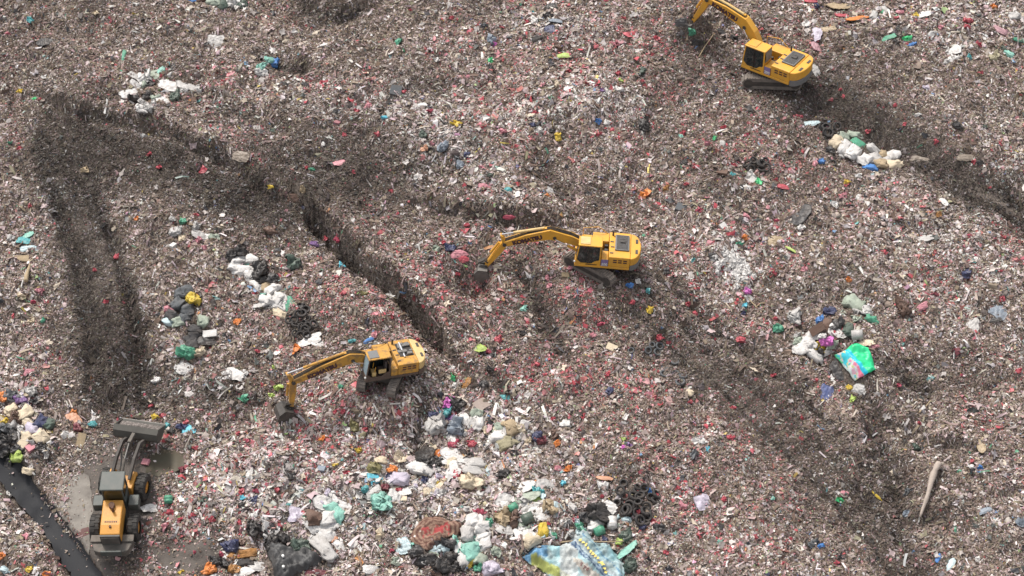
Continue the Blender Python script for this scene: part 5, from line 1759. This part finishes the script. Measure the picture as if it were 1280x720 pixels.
# crumpled film and rags between the sacks of each heap
rr = random.Random(33)
for lab, n_, cols, spots in (('crumpled white film among the bags of the high white bag heap', 12, 'white palegrey white sage', [(180,105,16,9),(215,115,22,12),(180,135,14,5)]), ('crumpled film among the sacks of the channel head heap', 26, 'cream white palegrey lavender charcoal', [(25,545,24,22),(60,560,12,14),(25,505,20,12)]),
    ('crumpled film between the white chain sacks', 12, 'white palegrey white mint', [(305,335,14,8),(345,378,16,10)]), ('crumpled film in the printed sheet heap', 16, 'white palegrey sage charcoal', [(1030,425,26,14),(1065,400,22,14)]),
    ('crumpled film in the cream sack heap', 20, 'white palegrey cream white dustypink', [(580,530,28,14),(635,545,22,12)]), ('crumpled film in the heap above the carpet', 26, 'white palegrey white cream lavender', [(560,588,34,14),(545,612,28,8)]),
    ('crumpled film piece in the heap right above the printed tarp', 34, 'white palegrey white sage paleblue', [(655,635,34,22),(690,660,26,16),(755,650,26,14)]), ('crumpled film in the heap beside the brown carpet', 24, 'white palegrey charcoal mint white', [(590,680,24,18),(548,705,30,8)]),
    ('crumpled film above the charcoal tarp', 16, 'white white palegrey lavender', [(408,645,18,20)]), ('crumpled film beside the charcoal tarp, left edge', 18, 'white palegrey brown charcoal', [(300,702,26,10),(345,665,20,8)]), ('crumpled film around the big mint bag', 14, 'white lavender palegrey cream', [(482,608,22,18)])):
    for k in range(int(n_*1.2)):
        cx, cy, sx, sy = spots[k % len(spots)]; c_ = rr.choice(cols.split())
        o = place('F', cx+rr.gauss(0, sx*.7), cy+rr.gauss(0, sy*.7), *((rr.uniform(7, 13), rr.uniform(5, 9)) if k % 3 else (rr.uniform(13, 20), rr.uniform(8, 13))), rr.uniform(0, 180), c_, 6000+int(rr.random()*9e4), tiltmax=30, raise_=.08)
        tag(o, 'small '+WORD.get(c_, c_)+' piece of '+lab.replace('crumpled white film', 'crumpled film').replace('film piece', 'film'), 'film scrap', 'film pieces: '+lab+' '+c_); o.name = 'film_scrap'
# ------------------------------------------------------------------ the large sheets
def hump(H, w_, amp, seed, f=.10):
    def z_fn(u_, v_, e_):
        k = float(smooth((e_-.2)/w_)); a_ = np.array([u_]); b_ = np.array([v_])
        return H*k+amp*float(fbm(a_*f, b_*f*1.3, seed, 3)[0])*min(1, e_/3)
    return z_fn
def stripe(p, q, w0):
    dx, dy = q[0]-p[0], q[1]-p[1]; L2 = dx*dx+dy*dy
    def d_(u_, v_):
        t_ = ((u_-p[0])*dx+(v_-p[1])*dy)/L2; return t_, ((u_-p[0])*dy-(v_-p[1])*dx)/math.sqrt(L2)/w0
    return d_
def solid(o, t_=.03):
    s = o.modifiers.new('s', 'SOLIDIFY'); s.thickness = t_; s.offset = -1; return o
SHEET = attr_mat('printed_sheet', .5, .3, .55, 1.6)
n01 = lambda u_, v_, s_, f: float(fbm(np.array([u_*f]), np.array([v_*f]), s_, 3)[0])
def tarp_tint(u_, v_):
    c_ = (.36, .62, .68); n_ = n01(u_, v_, 5, .09)
    c_ = mix(c_, (.62, .74, .76), min(1, max(0, .5+n_*1.2)))
    if u_ < 684 and v_ < 703: c_ = (.20, .42, .66)
    t_, d_ = stripe((660, 698), (700, 722), 1)(u_, v_)
    if 0 < d_+7 < 9 and u_ > 664: c_ = (.50, .55, .17)
    if -14 < d_ < -9: c_ = (.40, .50, .34) if n_ > -.1 else c_
    if 700 < u_ < 722: c_ = mix(c_, (.74, .76, .76), .75)
    t_, d_ = stripe((727, 698), (752, 722), 1)(u_, v_)
    if -2.6 < d_ < 2.6: c_ = (.07, .13, .26) if abs(d_) > 1.1 else (.40, .52, .62)
    if 4.4 < d_ < 9.5: c_ = (.46, .54, .58) 
    t_, d_ = stripe((744, 690), (772, 720), 1)(u_, v_)
    if -1.2 < d_ < .6: c_ = (.20, .40, .58)
    t_, d_ = stripe((716, 706), (744, 728), 1)(u_, v_)
    if -6 < d_ < 5 and u_ > 716 and v_ > 704: c_ = (.66, .62, .56)
    return tuple(.74*q for q in c_)
o = solid(patch('tarp', TARP, .10, SHEET, 1.5, .4, hump(.45, 9, .26, 61, .17), tarp_tint)); tarp = o
tag(o, 'large sky blue printed tarp with yellow and navy lettering, lying below the cream heap', 'tarp')
def lettering_on(parent, txt, p, q, size, m_, lift, name='lettering'):
    """raised letters set one by one along a line of the sheet"""
    dx, dy = (q[0]-p[0])/max(1, len(txt)-1), (q[1]-p[1])/max(1, len(txt)-1)
    cu_parts = MB()
    for i, ch in enumerate(txt):
        u_, v_ = p[0]+dx*i, p[1]+dy*i; P_ = at(u_, v_)
        z_ = float(ground(P_[0], P_[1]))+lift(u_, v_); s_ = size/ppm(P_)
        A = Vector((dx, -dy/.84, 0)).normalized(); Nn = Vector((0, -.26, .966)); A = (A-Nn*A.dot(Nn)).normalized(); B_ = Nn.cross(A)
        Mx = Matrix(((A.x, B_.x, Nn.x, P_[0]), (A.y, B_.y, Nn.y, P_[1]), (A.z, B_.z, Nn.z, z_), (0, 0, 0, 1)))
        t_ = text_mesh('glyph', ch, s_, m_, Matrix.Identity(4), None, .012, .006)
        cu_parts.add([tuple(Mx @ w_.co) for w_ in t_.data.vertices], [tuple(f_.vertices) for f_ in t_.data.polygons]); bpy.data.objects.remove(t_)
    o = cu_parts.build(name, m_); o.parent = parent; return o
def tarp_z(u_, v_):
    e_ = min(math.hypot(u_-a_, v_-b_) for a_, b_ in [(p0[0]+(p1[0]-p0[0])*t_/8, p0[1]+(p1[1]-p0[1])*t_/8) for p0, p1 in zip(TARP, TARP[1:]+TARP[:1]) for t_ in range(8)])
    return .16+hump(.45, 9, .26, 61, .17)(u_, v_, e_)
lettering_on(tarp, 'ST0', (726, 715), (734, 721), 6.5, mat('brown_ink', (.13, .05, .05), .6), tarp_z)
YINK = mat('yellow_ink', (.72, .58, .16), .6, .2)
# yellow letters that cannot be read any more: a broken band of worn strokes
ys = MB(); rr = random.Random(4)
for k in range(13):
    t_ = k/12; u_, v_ = 725+(756-725)*t_+3*math.sin(t_*3), 684+(724-684)*t_; P_ = at(u_, v_); z_ = float(ground(P_[0], P_[1]))+tarp_z(u_, v_); s_ = 1/ppm(P_)
    for h_ in range(3):
        a_ = rr.uniform(0, 3.1); w_ = rr.uniform(1.2, 2.0)*s_; l_ = rr.uniform(2.4, 4.0)*s_
        q_ = Matrix.Translation((P_[0]+rr.uniform(-1.2, 1.2)*s_, P_[1]+rr.uniform(-1.2, 1.2)*s_, z_+.004*h_)) @ Matrix.Rotation(R(15), 4, 'X') @ Matrix.Rotation(a_, 4, 'Z'); ys.box(-l_/2, l_/2, -w_/2, w_/2, 0, .006, q_)
ys = ys.build('worn_lettering', YINK, tarp)
def carpet_tint(u_, v_):
    dx, dy = u_-545, v_-667; p = dx*math.cos(R(12))-dy*math.sin(R(12)); r_ = dx*math.sin(R(12))+dy*math.cos(R(12)); k = math.hypot(p/32, r_/17)
    c_ = (.30, .20, .15) if int(k*11+n01(u_, v_, 3, .1)) % 2 else (.14, .075, .062)
    if abs(p) < 18 and abs(r_) < 6.5 and n01(u_, v_, 9, .34) > .02: c_ = (.34, .07, .07)
    return c_
tag(solid(patch('carpet', CARPET, .12, attr_mat('carpet', .9, .1, .25, 2), 1.5, .3, hump(.14, 3, .16, 71, .28), carpet_tint), .05), 'brown carpet folded into an oval with a red pattern in its middle', 'carpet')
CH = mat('charcoal_tarp', (.052, .052, .054), .55, .4, 1.5, dirtcol=(.12, .11, .10), bump=.2)
ct = tag(solid(patch('tarp', BLACK_TARP, .15, CH, 1.8, .5, hump(.42, 6, .32, 81, .24))), 'charcoal plastic tarp humped over refuse, two small white marks on it', 'tarp')
wm = MB()
for u_, v_ in ((355, 706), (355.5, 719)):
    P_ = at(u_, v_); wm = MB().cyl((P_[0], P_[1], float(ground(P_[0], P_[1]))+.60), (P_[0], P_[1]-.01, float(ground(P_[0], P_[1]))+.74), .08, n=12); wm.build('white_mark', WHITE, ct)
def sheet_tint(u_, v_):
    n_ = n01(u_, v_, 13, .16); t_, d_ = stripe((1042, 449), (1068, 480), 1)(u_, v_)
    if abs(d_) < 2.2: return (.10, .62, .30) if t_ < .35 else (.62, .72, .70)
    if d_ > 21-4*t_ or (v_ < 440 and d_ > 12): return (.03, .62, .26)
    if d_ > 15-3*t_: return (.02, .48, .66)
    if n_ > .16: return (.72, .20, .30)
    if n_ > .04: return (.68, .42, .52)
    if n_ < -.2: return (.05, .52, .62)
    if n_ < -.12: return (.68, .58, .16)
    return (.62, .68, .70)
_d = stripe((1042, 449), (1068, 480), 1)
_sgn = 1 if _d(1085, 450)[1] > 0 else -1
_st = sheet_tint
if _sgn < 0:
    def sheet_tint(u_, v_):
        # mirror the distance so that the green edge lies on the far side
        t_, d_ = _d(u_, v_); d_ = -d_; n_ = n01(u_, v_, 13, .25)
        if d_ < 2.4: return (.10, .62, .30) if t_ < .4 else (.66, .74, .72)
        if d_ > 31-9*t_ or (v_ < 440 and d_ > 22): return (.03, .62, .26)
        if d_ > 23-7*t_+4*n_: return (.02, .48, .66) if n_ < .2 else (.34, .62, .34)
        if n_ > .16: return (.72, .20, .30)
        if n_ > .04: return (.68, .42, .52)
        if n_ < -.2: return (.05, .52, .62)
        if n_ < -.12: return (.68, .58, .16)
        return (.62, .68, .70)
tag(solid(patch('printed_sheet', SHEET_PTS, .30, attr_mat('glossy_print', .4, .4, .35, 2.2), .9, .1, hump(.10, 3, .10, 91, .06), sheet_tint), .04), 'stiff printed sheet with green, blue and pink motifs, propped beside the jumbled heap', 'printed sheet')
# ------------------------------------------------------------------ camera, daylight, view
cd = bpy.data.cameras.new('camera'); cam = bpy.data.objects.new('camera', cd); C.objects.link(cam)
cam.location = CAM; cam.rotation_euler = (R(90-42), 0, 0)
cd.sensor_width = 36; cd.lens = 36*FPX/1280; cd.clip_start = 1; cd.clip_end = 5000
bpy.context.scene.camera = cam
w = bpy.data.worlds.new('World'); bpy.context.scene.world = w; w.use_nodes = True
nt = w.node_tree; sk = nt.nodes.new('ShaderNodeTexSky'); sk.sky_type = 'NISHITA'; sk.sun_disc = False
SUN_EL, SUN_AZ = 62, -38          # azimuth clockwise from +Y
sk.sun_elevation = R(SUN_EL); sk.sun_rotation = R(SUN_AZ); sk.dust_density = 3.0; sk.air_density = 1.0
hs = nt.nodes.new('ShaderNodeHueSaturation'); hs.inputs['Saturation'].default_value = .2   # thin high cloud takes most of the blue out of the sky
nt.links.new(sk.outputs[0], hs.inputs['Color']); nt.links.new(hs.outputs[0], nt.nodes['Background'].inputs[0]); nt.nodes['Background'].inputs[1].default_value = .11
ld = bpy.data.lights.new('sun', 'SUN'); ld.energy = 1.7; ld.angle = R(10); ld.color = (1, .935, .85)
so = bpy.data.objects.new('sun', ld); C.objects.link(so)
d = Vector((math.sin(R(SUN_AZ))*math.cos(R(SUN_EL)), math.cos(R(SUN_AZ))*math.cos(R(SUN_EL)), math.sin(R(SUN_EL))))
so.rotation_euler = d.to_track_quat('Z', 'Y').to_euler()
so.location = d*60
vs = bpy.context.scene.view_settings; vs.view_transform = 'Standard'; vs.look = 'None'; vs.exposure = 1.02; vs.gamma = 1; vs.use_curve_mapping = False
bpy.context.scene.cycles.max_bounces = 6
